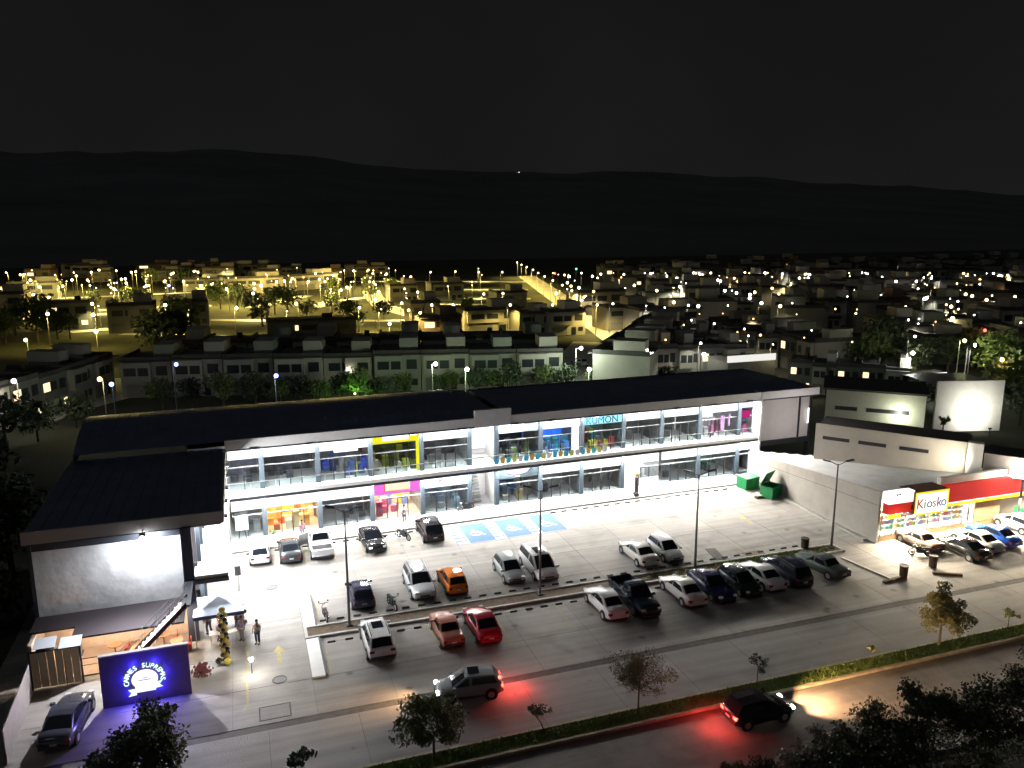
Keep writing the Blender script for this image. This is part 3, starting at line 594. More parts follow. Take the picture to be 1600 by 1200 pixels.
# left gates, fence, equipment
gm = mat('gate_tan', (.55, .50, .38), .7, var=.1, vscale=2)
GT = thing('metal_gate', 'tan sheet-metal double gate under the left wing beside the parked grey car', 'gate', (-13.4, 50.9, 0))
for k in range(6): MB().box(k*.44+.02, k*.44+.42, 0, .05, .1, 2.4).build('gate_panel', gm, GT)
MB().box(-.1, 0, -.03, .08, 0, 2.5).box(1.78, 1.83, -.03, -.005, 0, 2.5).box(2.66, 2.76, -.03, .08, 0, 2.5).box(0, 2.66, -.03, .08, 2.42, 2.5).build('gate_frame', M_dark, GT)
FN = thing('sheet_fence', 'pale sheet-metal boundary fence at the far left beside the grey car', 'fence', (0, 0, 0))
fa, fb = at(12, 1195), at(52, 1085)
for k in range(6):
    p = fa.lerp(fb, k/6); q = fa.lerp(fb, (k+.96)/6); MB().poly([(p.x, p.y, 0), (q.x, q.y, 0), (q.x, q.y, 2.0), (p.x, p.y, 2.0)]).poly([(p.x-.05, p.y, 0), (q.x-.05, q.y, 0), (q.x-.05, q.y, 2.0), (p.x-.05, p.y, 2.0)]).poly([(p.x, p.y, 2.0), (q.x, q.y, 2.0), (q.x-.05, q.y, 2.0), (p.x-.05, p.y, 2.0)]).build('fence_sheet', mat('fence_grey', (.36, .34, .34), .7, var=.1), FN)
for i, (px, py, l) in enumerate(((72, 1012, 'dark awning-covered air conditioner, left of the two over the gate'), (112, 1010, 'dark air conditioner nearest the restaurant, right of the two over the gate'))):
    p = onY(px, py, 51.4)
    ac = thing('air_conditioner', l, 'air conditioner', (p.x, 51.4, p.z-.5))
    MB().box(-.5, .5, -.25, .25, 0, .8).build('casing', mat('ac_teal_dark', (.04, .06, .07), .6), ac)
    MB().torus((0, -.26, .4), .3, .02).tube((0, -.27, .4), (0, -.25, .4), .08).build('fan_guard', M_dark, ac)
    MB().poly([(-.6, -.6, .78), (.6, -.6, .78), (.6, .3, 1.05), (-.6, .3, 1.05)]).poly([(-.6, -.6, .76), (.6, -.6, .76), (.6, .3, 1.03), (-.6, .3, 1.03)]).build('rain_cover', mat('cover_pale', (.5, .55, .57), .6), ac)
    MB().tube((-.45, 0, -p.z+.5), (-.45, 0, 0), .04).tube((.45, 0, -p.z+.5), (.45, 0, 0), .04).box(-.6, .6, -.35, .35, -.06, 0).build('stand', M_dark, ac)

# ------------------------------------------------------------------ store on the right
M_black = MATS['black_rubber']
def dumpster(p, rz, openlid, label):
    t = thing('dumpster', label, 'dumpster', p, rz, 'green dumpsters at the end of the lot'); G = mat('dumpster_green', (.015, .22, .07), .5, var=.15, vscale=3)
    MB().box(-.95, .95, -.7, -.65, .1, 1.25).box(-.95, .95, .65, .7, .1, 1.35).box(-.95, -.9, -.65, .65, .1, 1.3).box(.9, .95, -.65, .65, .1, 1.3).box(-.9, .9, -.65, .65, .1, .16).build('bin_body', G, t)
    for x in (-.6, -.2, .2, .6): MB().box(x-.04, x+.04, -.74, -.7, .15, 1.2).build('rib', G, t)
    MB().box(-1.0, 1.0, -.76, -.7, 1.2, 1.28).build('rim', G, t)
    T = Matrix.Translation((0, .7, 1.36)) @ Matrix.Rotation(R(-65 if openlid else 4), 4, 'X'); MB().box(-.95, .95, -1.4, 0, 0, .04, T=T).build('lid', G, t)
    for x in (-.8, .8):
        for y in (-.5, .5): MB().tube((x-.03, y, .06), (x+.03, y, .06), .07).build('caster', M_black, t)

KS = thing('corner_store', 'single-storey convenience store with red and yellow fascia and long plain side wall', 'building', (0, 0, 0))
wl = MB()   # long side wall with a rising top
wl.poly([(51.9, 52.2, 0), (51.9, 71.3, 0), (51.9, 71.3, 3.1), (51.9, 52.2, 4.75)]).poly([(52.15, 52.2, 0), (52.15, 71.3, 0), (52.15, 71.3, 3.1), (52.15, 52.2, 4.75)]).poly([(51.9, 52.2, 0), (52.15, 52.2, 0), (52.15, 52.2, 4.75), (51.9, 52.2, 4.75)]).poly([(51.9, 52.2, 4.75), (52.15, 52.2, 4.75), (52.15, 71.3, 3.1), (51.9, 71.3, 3.1)])
wl.build('side_wall', mat('store_side_wall', (.42, .395, .35), .85, var=.1, vscale=.8, bump=.25, bscale=8, stain=(.35, .82)), KS)
MB().poly([(51.895, 52.3, 3.5), (51.895, 71, 2.35), (51.895, 71, 2.32), (51.895, 52.3, 3.46)]).build('wall_joint', M_gut, KS)
for k in range(9):   # pale block patch beside the plaza
    for j in range(7): MB().box(51.86, 51.89, 67.9+k*.34, 68.2+k*.34, .35+j*.33, .62+j*.33).build('block', M_wallw, KS)
rk = mat('store_roof_grey', (.52, .54, .55), .6, metal=.0, var=.12, vscale=.7)
for k in range(18):
    x0 = 52.15+k*.95; x1 = x0+.93
    yb = 71.0-(x0-52.15)*.95; zb = 3.15+(71-yb)*.05
    MB().poly([(x0, 52.6, 4.55), (x1, 52.6, 4.55), (x1, yb, zb), (x0, yb, zb)]).poly([(x1-.08, 52.6, 4.6), (x1, 52.6, 4.6), (x1, yb, zb+.05), (x1-.08, yb, zb+.05)]).build('roof_sheet', rk, KS)
M_red = mat('fascia_red', (.5, .03, .025), .45, emit=(.9, .03, .02), estr=.4); M_ye = mat('fascia_yellow', (.85, .6, .02), .45, emit=(1, .78, .02), estr=1.0)
MB().box(58.7, 69.5, 51.9, 52.3, 2.95, 4.6).build('red_fascia', M_red, KS); MB().box(58.7, 69.5, 51.86, 51.895, 2.62, 2.9).build('yellow_band', M_ye, KS)
MB().box(58.7, 69.5, 51.84, 51.92, 2.9, 2.96).build('fascia_strip', M_sign, KS)
MB().box(58.8, 69.5, 52.3, 52.7, 4.45, 5.25).build('upper_cornice', M_wallw, KS)
MB().box(52.4, 55.1, 51.7, 52.3, 2.75, 3.75).build('red_fascia', M_red, KS); MB().box(52.4, 53.9, 51.68, 51.72, 2.35, 2.7).build('yellow_band', M_ye, KS)
MB().box(52.3, 55.1, 51.55, 52.3, 3.75, 4.75).build('white_canopy_box', glow('canopy_white', (1, .98, .9), 1.6), KS)
MB().box(55.1, 58.7, 51.3, 51.34, 2.6, 4.45).build('sign_face', glow('sign_face_cream', (1, .96, .85), 1.5), KS)
MB().box(55.0, 58.75, 51.25, 51.3, 4.45, 4.6).box(55.0, 58.75, 51.25, 51.3, 2.48, 2.6).box(55.0, 55.1, 51.25, 51.3, 2.6, 4.45).box(58.65, 58.75, 51.25, 51.3, 2.6, 4.45).build('sign_border', M_ye, KS)
MB().box(55.0, 58.75, 51.35, 53.2, 2.6, 4.62).build('sign_box', mat('sign_box_brown', (.10, .03, .025), .6), KS)
cl = [(.6, .05, .05), (.1, .4, .15), (.15, .2, .55), (.6, .35, .05), (.4, .1, .4), (.05, .35, .5)]
lm = ['K', 'i', 'o', 's', 'k', 'o']
for i, ch in enumerate(lm): text('sign_letter', ch, 1.25, mat('letter_%d' % i, cl[i], .5, emit=cl[i], estr=.4), KS, (55.55+i*.54, 51.27, 3.1))
# store glazing
MB().box(52.3, 68.5, 52.6, 56, 0, .05).build('store_floor', mat('store_tile', (.6, .58, .52), .4), KS)
MB().box(52.3, 69.5, 56, 56.2, 0, 4).box(69.4, 69.6, 52.3, 56, 0, 4.5).build('store_inner_wall', mat('store_inner', (.8, .75, .6), .7, emit=(1, .85, .6), estr=.7), KS)
MB().box(52.35, 69.4, 52.35, 52.45, .0, .45).build('plinth', mat('plinth_brown', (.35, .22, .12), .7), KS)
rr = random.Random(4)
for k in range(8):
    x0 = 52.45+k*1.35
    fo = MB().box(x0-.04, x0+.04, 52.3, 52.4, .45, 2.6).build('window_frame', M_frame, KS)
    MB().box(x0+.04, x0+1.31, 52.34, 52.35, .45, 2.6).build('glass_pane', M_glass, fo)
    for j in range(4):   # stocked shelves
        for q in range(5):
            c = rr.choice([(.8, .2, .15), (.8, .6, .2), (.3, .5, .7), (.85, .85, .8), (.2, .5, .25), (.75, .45, .3), (.9, .9, .85), (.5, .3, .6)])
            MB().box(x0+.06+q*.25, x0+.28+q*.25, 53.4, 53.6, .5+j*.52, .85+j*.52+rr.uniform(-.1, .08)).build('goods', mat('kgoods_%.2f%.2f' % (c[0], c[2]), c, .6, emit=c, estr=.5), fo)
for x in (54.5, 59, 63.5, 67): lamp('AREA', (x, 54.4, 3.3), 1300, (1, .88, .68), KS, 2.5, (x, 53.0, 0), sy=.5, name='store_light'); lamp('AREA', (x, 51.45, 2.55), 1500, (1, .86, .62), KS, 2.5, (x, 49.4, 0), sy=.3, name='canopy_light')
for (x, z, pw, r_) in ((66.6, 5.15, 9000, .45), (53.3, 4.35, 2200, .2)):
    MB().ball((x, 51.35, z), r_).build('flood_lens', glow('flood_lens_warm', (1, .95, .82), 30), KS); MB().box(x-.2, x+.2, 51.45, 51.7, z-.15, z+.3).build('flood_light', M_dfr, KS)
    lamp('SPOT', (x, 51.1, z), pw, (1, .86, .66), KS, .2, (x-(6 if x > 60 else 0), 47.5, 0), spot=R(150), blend=.8, name='flood_beam')
lamp('POINT', (66.6, 50.9, 5.5), 1500, (1, .9, .7), KS, .3, name='flood_spill')
MB().box(69.6, 82, 54, 54.2, 0, 3.2).build('return_wall', mat('return_wall_grey', (.3, .29, .27), .8), KS)
MB().box(63.3, 66.4, 52.32, 52.42, .45, 2.7).build('timber_screen', mat('timber_brown', (.28, .17, .09), .7, var=.2, vscale=4), KS)
dumpster(at(1590, 815)+Vector((1, .5, 0)), R(5), 0, 'bright green dumpster at the far end of the store forecourt')
# warehouse behind the store (wall with slit windows) and neighbours
def poly_wall(mb, a, b, z0, z1, th=.25):
    a = Vector(a); b = Vector(b); d = (b-a).normalized(); nrm = Vector((-d.y, d.x, 0))*th
    P = [a, b, b+nrm, a+nrm]; n = mb.pt(*[(p.x, p.y, z0) for p in P], *[(p.x, p.y, z1) for p in P])
    for q in ((0,3,2,1),(4,5,6,7),(0,1,5,4),(1,2,6,5),(2,3,7,6),(3,0,4,7)): mb.f.append(tuple(n+i for i in q)); mb.m.append(0)
    return mb
WH = thing('warehouse', 'long plain warehouse wall with five dark slit windows behind the store roof', 'building', (0, 0, 0))
hz = 7.3; wa = at(1225, 655, hz); wb = at(1515, 692, hz); wa.z = wb.z = 0
wa2 = wa+(wb-wa)*.19
poly_wall(MB(), wa2, wb, 0, hz).build('wall', mat('warehouse_wall', (.42, .39, .34), .85, var=.08, vscale=.6), WH)
dr = (wb-wa).normalized(); nr = Vector((-dr.y, dr.x, 0))
q0 = wa2+nr*.25; q1 = wb+nr*.25
MB().poly([(q0.x, q0.y, hz-.3), (q1.x, q1.y, hz-.3), (q1.x+nr.x*5, q1.y+nr.y*5, hz-.3), (q0.x+nr.x*5, q0.y+nr.y*5, hz-.3)]).build('roof', mat('warehouse_roof', (.05, .05, .05), .8), WH)
L_ = (wb-wa).length
for t in (.12, .31, .51, .73, .93):
    if t > .9 or t < .2: continue
    c = wa+(wb-wa)*t-nr*.02; T = Matrix.Translation((c.x, c.y, 5.9)) @ Matrix.Rotation(math.atan2(dr.y, dr.x), 4, 'Z')
    MB().box(-1.3, 1.3, -.02, .05, -.18, .18, T=T).build('slit_window', M_dark, WH)
T = Matrix.Translation((wb.x, wb.y, 0)) @ Matrix.Rotation(math.atan2(dr.y, dr.x), 4, 'Z')
MB().box(-.1, 1.2, -.3, .5, 0, hz+.1, T=T).build('end_pillar', M_white, WH)
lamp('SPOT', (wb.x-nr.x*3+dr.x*1.5, wb.y-nr.y*3, 4.8), 2600, (1, .9, .7), WH, .3, (wb.x-dr.x*8, wb.y-dr.y*8, 7.6), spot=R(140), blend=1, name='wall_washer')
MB().ball((wb.x-nr.x*3+dr.x*1.5, wb.y-nr.y*3.1, 4.6), .15).tube((wb.x-nr.x*3+dr.x*1.5, wb.y-nr.y*3.1, 0), (wb.x-nr.x*3+dr.x*1.5, wb.y-nr.y*3.1, 4.6), .05).build('washer_lamp', M_dfr, WH)
CN = thing('canopy_building', 'dark flat canopy with white light strip at the far right edge behind the store', 'building', (wb.x+dr.x*1.3, wb.y+dr.y*1.3, 0), math.atan2(dr.y, dr.x))
MB().box(0, 16, 0, 3.5, 4.75, 6.5).build('canopy', mat('canopy_dark', (.10, .09, .09), .7), CN); MB().box(0, 16, -.05, -.01, 4.5, 4.74).build('light_strip', M_sign, CN)
for k in range(5): MB().box(.2+k*3, .4+k*3, .3, .5, 0, 4.75).build('post', M_dark, CN)
MB().box(0, 5.2, 1.5, 1.7, 0, 4.7).build('back_wall', mat('canopy_back', (.16, .14, .12), .8), CN); MB().box(5.2, 16, 2, 2.2, 0, 4.7).build('back_wall', M_wallw, CN); lamp('AREA', (8, .3, 4.6), 900, (1, .96, .88), CN, 8, (8, .4, 0), sy=.5, name='strip_light')
BW = thing('blank_party_wall', 'tall blank white party wall lit from below on the right', 'building', (0, 0, 0))
pa, pb = Vector((87.5, 80.0, 0)), Vector((96.6, 77.6, 0))
poly_wall(MB(), pa, pb, 0, 6.95, .3).build('wall', M_wallw, BW)
dd = (pb-pa); nn = Vector((-dd.y, dd.x, 0)).normalized(); mid = pa.lerp(pb, .55)-nn*4.0
MB().poly([(pa.x+nn.x*.3, pa.y+nn.y*.3, 6.3), (pb.x+nn.x*.3, pb.y+nn.y*.3, 6.3), (pb.x+nn.x*9, pb.y+nn.y*9, 6.3), (pa.x+nn.x*9, pa.y+nn.y*9, 6.3)]).build('roof', M_dark, BW)
lamp('SPOT', (mid.x, mid.y, 1.6), 2600, (1, .97, .82), BW, .3, (mid.x+nn.x*4, mid.y+nn.y*4, 3.0), spot=R(140), blend=1, name='wall_washer')
MB().tube((mid.x, mid.y, 0), (mid.x, mid.y, 1.3), .05).box(mid.x-.2, mid.x+.2, mid.y-.1, mid.y+.1, 1.3, 1.5).build('washer_lamp', M_dfr, BW)
PH = thing('pale_house', 'long pale green-lit flat-roofed house with dark window bands behind the warehouse', 'building', (0, 0, 0))
ha, hb_ = at(1288, 655, 3), at(1443, 668, 3); ha.z = hb_.z = 0
poly_wall(MB(), ha, hb_, 0, 7.0, 8).build('wall', mat('house_cream', (.55, .55, .47), .8, var=.06), PH)
dd = (hb_-ha); L2 = dd.length; T = Matrix.Translation(ha) @ Matrix.Rotation(math.atan2(dd.y, dd.x), 4, 'Z')
for x in (.10, .42, .62): MB().box(L2*x, L2*x+2.6, -.04, .02, 4.4, 4.9, T=T).box(L2*x+.1, L2*x+2.4, -.03, .02, 1.5, 3.1, T=T).build('window', M_dark, PH)
MB().box(-.4, L2+.4, -.5, 8.2, 7.0, 7.25, T=T).build('roof', mat('house_roof', (.10, .09, .08), .8), PH)
for x in (.76,): p = T @ Vector((L2*x, -1.4, 4.4)); lamp('POINT', p, 420, (.95, 1, .75), PH, .2, name='wall_light'); MB().ball(tuple(T @ Vector((L2*x, -.12, 4.6))), .1).build('wall_lamp', M_lampw, PH)

# ------------------------------------------------------------------ lamp posts in the lot (unlit)
def lamp_post(p, h, label):
    t = thing('lamp_post', label, 'lamp post', p, 0, 'unlit double-arm lamp posts in the lot')
    MB().tube((0,0,0), (0,0,h), .10, .055, 10).build('pole', mat('pole_grey', (.10, .09, .08), .5), t)
    MB().box(-.2, .2, -.2, .2, 0, .12).build('base_plate', M_dark, t)
    for s in (-1, 1):
        arm = MB().tube((0, 0, h-.1), (s*.75, s*.0-.25*s, h+.28), .03).build('arm', M_dark, t)
        T = Matrix.Translation((s*.95, -.3*s, h+.32)) @ Matrix.Rotation(R(-17), 4, 'Z') @ Matrix.Rotation(R(-12)*s, 4, 'Y')
        MB().box(-.33, .33, -.13, .13, -.04, .04, T=T).build('lamp_head', M_dark, arm)
    return t
for (x, y, h, l) in ((5.85, 52.45, 8.5, 'leftmost dark lamp post rising from the planter beside the white dividers'), (20.2, 52.45, 8.35, 'second lamp post from the left, behind the white minivan'), (33.6, 52.3, 8.2, 'third lamp post, in the planter beside the pair of white cars'), (47.3, 52.45, 7.6, 'rightmost lamp post at the right end of the planter')):
    lamp_post((x, y, .1), h, l)

# ------------------------------------------------------------------ vehicles
M_cglass = mat('car_glass', (.012, .015, .02), .06, spec=.4); M_tyre = mat('tyre', (.02, .02, .02), .8); M_rim = mat('rim', (.5, .5, .52), .35, metal=.6)
M_trim = mat('car_trim', (.025, .025, .028), .5); M_hl = mat('headlight_clear', (.6, .62, .65), .15, coat=.6); M_tl = mat('taillight_red', (.16, .008, .01), .3)
M_plate = mat('plate_white', (.7, .7, .7), .5); M_chr = mat('chrome', (.6, .6, .62), .2, metal=.9)
SP = {
 'sedan': dict(L=4.6, W=1.78, H=1.45, st=[(0,.78,.42,.78),(.025,.88,.32,.95),(.10,.96,.22,1.03),(.22,1,.18,1.0),(.5,1,.18,.95),(.72,.99,.18,.93),(.87,.95,.2,.84),(.96,.87,.26,.72),(1,.74,.34,.60)], cab=(.115,.30,.53,.73)),
 'hatch': dict(L=4.0, W=1.70, H=1.52, st=[(0,.82,.40,.85),(.02,.9,.3,.98),(.10,.97,.2,1.02),(.3,1,.18,1.0),(.6,1,.18,.96),(.78,.99,.18,.93),(.9,.94,.2,.82),(.97,.86,.26,.70),(1,.74,.34,.60)], cab=(.02,.13,.56,.79)),
 'suv': dict(L=4.6, W=1.86, H=1.70, st=[(0,.84,.45,.95),(.02,.92,.35,1.1),(.10,.98,.26,1.14),(.3,1,.24,1.12),(.6,1,.24,1.08),(.78,.99,.24,1.04),(.91,.95,.26,.96),(.98,.88,.32,.84),(1,.78,.40,.74)], cab=(.015,.10,.58,.77)),
 'minivan': dict(L=4.95, W=1.95, H=1.74, st=[(0,.84,.42,.95),(.02,.92,.32,1.08),(.10,.98,.22,1.1),(.3,1,.2,1.08),(.6,1,.2,1.05),(.8,.98,.2,1.0),(.92,.93,.24,.88),(.98,.84,.3,.74),(1,.74,.38,.66)], cab=(.015,.07,.62,.86)),
 'pickup': dict(L=5.3, W=1.9, H=1.8, st=[(0,.9,.45,.70),(.02,.95,.4,.72),(.36,.98,.3,.74),(.375,1,.3,1.12),(.6,1,.28,1.12),(.72,.99,.28,1.1),(.9,.96,.3,1.05),(.975,.9,.34,.92),(1,.82,.42,.80)], cab=(.385,.43,.60,.73)),
 'classic': dict(L=4.2, W=1.65, H=1.40, st=[(0,.86,.40,.86),(.02,.93,.32,.93),(.10,.98,.24,.95),(.3,1,.2,.94),(.6,1,.2,.92),(.8,.99,.22,.90),(.95,.95,.26,.86),(.99,.9,.3,.80),(1,.84,.36,.72)], cab=(.22,.34,.58,.70)),
}
WM = {}
def wheel_meshes(r):
    if r not in WM:
        WM[r] = (MB().tube((0,-.11,0), (0,.11,0), r, r, 18).mesh('tyre', M_tyre, False), MB().tube((0,-.118,0), (0,.118,0), r*.62, r*.62, 12).mesh('rim', M_rim, False))
    return WM[r]
PAINT = {}
def paint(c):
    k = 'paint_%.3f_%.3f_%.3f' % c
    return mat(k, c, .16, metal=0, coat=.2, var=.03, vscale=6, spec=.35)
def car(kind, x, y, fwd, color, label, lights=None, extra=None, yoff=0, grp='cars parked in the lot'):
    """fwd: heading angle of the car's nose in radians"""
    s = SP[kind]; L, W, H = s['L'], s['W'], s['H']; hw = W/2
    t = thing({'pickup': 'pickup_truck'}.get(kind, 'car'), label, {'pickup': 'pickup truck'}.get(kind, 'car'), (x, y, 0), fwd, grp)
    P = paint(color)
    def X(f): return -L/2+f*L
    # lower body
    st = s['st']
    prof = lambda wf, zb, zt: [(0, zb), (hw*wf*.82, zb), (hw*wf*.95, zb+.08), (hw*wf*1.0, zb+.35*(zt-zb)), (hw*wf*.99, zb+.62*(zt-zb)), (hw*wf*.94, zt-.07), (hw*wf*.84, zt-.01), (hw*wf*.45, zt+.03), (0, zt+.045)]
    b = MB(); ring = []
    for (f, wf, zb, zt) in st:
        p = prof(wf, zb, zt); full = [(a_, z_) for a_, z_ in p]+[(-a_, z_) for a_, z_ in reversed(p[1:-1])]
        ring.append(b.pt(*[(X(f), a_, z_) for a_, z_ in full]))
    n = 16
    for i in range(len(ring)-1):
        for j in range(n):
            k = (j+1) % n; b.f.append((ring[i]+j, ring[i]+k, ring[i+1]+k, ring[i+1]+j)); b.m.append(0)
    b.f.append(tuple(ring[0]+j for j in range(n-1, -1, -1))); b.m.append(0); b.f.append(tuple(ring[-1]+j for j in range(n))); b.m.append(0)
    body = b.build('body', [P, M_trim], t, smooth=True)
    # cabin
    c0, c1, c2, c3 = s['cab']
    def topz(f):
        for (a_, b_) in zip(st, st[1:]):
            if a_[0] <= f <= b_[0]: return a_[3]+(b_[3]-a_[3])*(f-a_[0])/max(1e-6, b_[0]-a_[0])
        return st[-1][3]
    wb_, wt_ = hw*.90, hw*.74
    z0 = topz(c0)-.06; z3 = topz(c3)-.06; zt = H
    V = lambda f, sw, z: Vector((X(f), sw, z))
    cm_ = (c1+c2)/2
    def prism(mb, sc=1, dz=0):
        rows = [(c0, wb_*.93, z0), (c1, wt_*.95, zt-.06), ((c1*2+c2)/3, wt_, zt-.005), ((c1+c2*2)/3, wt_, zt), (c2, wt_*.97, zt-.05), (c3, wb_*.95, z3)]
        L_ = [V(f, -w_, z) for f, w_, z in rows]; R_ = [V(f, w_, z) for f, w_, z in rows]; C_ = [V(f, 0, z+(.035 if 0 < i < 5 else .02)) for i, (f, w_, z) in enumerate(rows)]
        for i in range(5): mb.poly([L_[i], C_[i], C_[i+1], L_[i+1]][::-1]); mb.poly([C_[i], R_[i], R_[i+1], C_[i+1]][::-1])
        for S_, sg_ in ((L_, -1), (R_, 1)):
            base = [V(c0, sg_*wb_*.97, z0-.05)]+[V(cm_, sg_*wb_, topz(cm_)-.06)]+[V(c3, sg_*wb_*.97, z3-.05)]
            mb.poly(S_+[base[2], base[1], base[0]] if sg_ < 0 else (S_+[base[2], base[1], base[0]])[::-1])
        return L_, R_
    cb = MB(); Lr, Rr = prism(cb); cab = cb.build('cabin', P, t)
    bmm = bmesh.new(); bmm.from_mesh(cab.data); bmesh.ops.remove_doubles(bmm, verts=bmm.verts, dist=.001); bmesh.ops.recalc_face_normals(bmm, faces=bmm.faces); bmm.to_mesh(cab.data); bmm.free()
    def pane(name, pts, out, inset=.1):
        c = sum((Vector(p) for p in pts), Vector())/len(pts); o = Vector(out).normalized()*.014
        q = [c+(Vector(p)-c)*(1-inset)+o for p in pts]; mb = MB()
        for f_ in ([q] if len(q) == 4 else [[q[0], q[1], q[4], q[5]], [q[1], q[2], q[3], q[4]]]):
            nrm = (f_[1]-f_[0]).cross(f_[2]-f_[0]); mb.poly(f_[::-1] if nrm.dot(Vector(out)) < 0 else f_)
        return mb.build(name, M_cglass, t)
    a_, b_, c_, d_ = Lr[4], Rr[4], Rr[5], Lr[5]
    pane('windshield', [a_, (a_+b_)/2+Vector((0, 0, .035)), b_, c_, (c_+d_)/2+Vector((0, 0, .02)), d_], (.6, 0, .8))
    a_, b_, c_, d_ = Lr[1], Rr[1], Rr[0], Lr[0]
    pane('rear_window', [a_, (a_+b_)/2+Vector((0, 0, .035)), b_, c_.lerp(b_, .12), ((c_+d_)/2).lerp((a_+b_)/2, .12)+Vector((0, 0, .022)), d_.lerp(a_, .12)], (-.7, 0, .7), .12)
    for sg_, name in ((-1, 'side_window'), (1, 'side_window')):
        S_ = Lr if sg_ < 0 else Rr
        def sidept(f, tt):   # tt 0 belt .. 1 roof
            zb_ = topz(f)-.02
            if f < c1: ztp = z0+(zt-.06-z0)*(f-c0)/(c1-c0)
            elif f > c2: ztp = z3+(zt-.05-z3)*(c3-f)/(c3-c2)
            else: ztp = zt-.04
            z = zb_+(ztp-zb_)*tt; q = (z-(topz(cm_)-.06))/(zt-topz(cm_)+.06); wd = wb_*(1-q)+wt_*q
            return Vector((X(f), sg_*wd, z))
        mid_ = (c1*.45+c3*.55) if kind != 'pickup' else c1+.10
        f0 = c0+(c1-c0)*.45; f1 = c3-(c3-c2)*.22
        pane(name, [sidept(f0, .12), sidept(c1+.01, .86), sidept(mid_-.012, .86), sidept(mid_-.012, .1)], (0, sg_, .25), .05)
        pane(name, [sidept(mid_+.012, .1), sidept(mid_+.012, .86), sidept(c2-.005, .84), sidept(f1, .1)], (0, sg_, .25), .05)
        MB().box(X(c3)-.28, X(c3)-.12, min(sg_*(hw*.93), sg_*(hw+.17)), max(sg_*(hw*.93), sg_*(hw+.17)), topz(c3)-.02, topz(c3)+.13).build('side_mirror', P, t)
        MB().box(X(.2), X(.8), min(sg_*hw*.98, sg_*hw*1.005), max(sg_*hw*.98, sg_*hw*1.005), .28, .36).build('sill_trim', M_trim, t)
    # wheels
    r = .33 if kind in ('sedan', 'hatch', 'classic', 'minivan') else .38
    ty, ri = wheel_meshes(r)
    for f in (.185, .80):
        for sg_ in (-1, 1):
            ar_ = MB().tube((X(f), sg_*(hw-.03), r+.01), (X(f), sg_*(hw+.006), r+.01), r+.07, r+.07, 18); ar_.build('wheel_arch', M_trim, t)
            w1 = link('wheel', ty, t, (X(f), sg_*(hw-.085), r)); link('rim', ri, w1)
    # lights, bumpers, plate
    zr = topz(.02)-.22; zf = .66 if kind not in ('suv', 'pickup') else .84
    tm = M_tl; hm_ = M_hl
    if lights: tm = glow('taillight_on', (1, .05, .03), 14); hm_ = glow('headlight_on', (1, .93, .8), 22)
    for sg_ in (-1, 1):
        y0, y1 = sorted((sg_*hw*.55, sg_*hw*.88))
        o = MB().box(X(0)-.015, X(.035), y0, y1, zr-.08, zr+.10).build('taillight', tm, t); bev(o, .02, 1)
        y0, y1 = sorted((sg_*hw*.50, sg_*hw*.84))
        o = MB().box(X(.955), X(1)+.005, y0, y1, zf-.08, zf+.06).build('headlight', hm_, t); bev(o, .02, 1)
    MB().box(X(0)-.03, X(0)+.06, -hw*.82, hw*.82, .38, .56).build('rear_bumper', M_trim if kind in ('suv', 'pickup', 'classic') else P, t)
    MB().box(X(1)-.08, X(1)+.03, -hw*.72, hw*.72, .30, .46).build('front_bumper', M_trim, t)
    MB().box(X(1)-.03, X(1)+.018, -hw*.4, hw*.4, .50, .62).build('grille', M_trim, t)
    MB().box(X(0)-.045, X(0)-.03, -.17, .17, .58, .68).build('licence_plate', M_plate, t)
    if kind == 'pickup':
        xb = X(.37); bd = MB().box(X(0), xb, -hw*.97, -hw*.88, .70, 1.14).box(X(0), xb, hw*.88, hw*.97, .70, 1.14).box(X(0), X(0)+.07, -hw*.88, hw*.88, .70, 1.14).build('truck_bed', P, t)
        MB().box(X(0)+.07, xb, -hw*.88, hw*.88, .775, .80).build('bed_floor', M_trim, t)
    if kind == 'suv' and (extra is None or 'norack' not in extra):
        for sg_ in (-1, 1): MB().box(X(c1)+.1, X(c2)-.1, sg_*wt_*.86-.02, sg_*wt_*.86+.02, H+.01, H+.06).build('roof_rail', M_trim, t)
    if extra and 'sunroof' in extra: MB().box(X((c1+c2)/2)+.0, X(c2)-.18, -.36, .36, H+.022, H+.045).build('sunroof', M_cglass, t)
    if extra and 'door' in extra:
        T = Matrix.Translation((X(.68), hw*.96, 0)) @ Matrix.Rotation(R(125), 4, 'Z'); MB().box(0, 1.0, -.04, .04, .45, 1.5, T=T).build('open_door', [P], t)
    if lights:
        if lights > 0:
            for sg_ in (-1, 1): lamp('SPOT', (X(1)+.12, sg_*hw*.68, zf), 2600*lights, (1, .58, .28), t, .08, (X(1)+16, sg_*hw*.6, .1), spot=R(72), blend=1, name='head_beam')
        for sg_ in (-1, 1): lamp('POINT', (X(0)-.35, sg_*hw*.7, zr), 60, (1, .05, .03), t, .1, name='tail_glow')
        lamp('POINT', (X(0)-1.2, 0, .6), 75, (1, .06, .04), t, .3, name='tail_glow')
    return t
N_, S_D = PI/2, -PI/2
white, silver, pearl = (.75, .75, .75), (.42, .44, .46), (.68, .66, .62)
black, dgrey, navy = (.015, .015, .018), (.05, .055, .06), (.018, .022, .05)
def near(kind, x, ynear, nose_away, *a, **k): L = SP[kind]['L']; return car(kind, x, ynear+L/2, (N_ if nose_away else S_D)+k.pop('rot', 0), *a, **k)
near('hatch', .25, 64.8, 1, white, 'white hatchback with dark rear window, leftmost in the row by the shops')
near('sedan', 2.7, 64.25, 1, dgrey, 'dark grey sedan between the white hatchback and the white pickup by the shops')
near('pickup', 5.25, 64.1, 1, white, 'white pickup truck with open cargo bed and its left door open by the shops', extra='door')
near('sedan', 9.7, 64.1, 0, black, 'black sedan facing the street beside a parked motorbike near the shops', rot=.06)
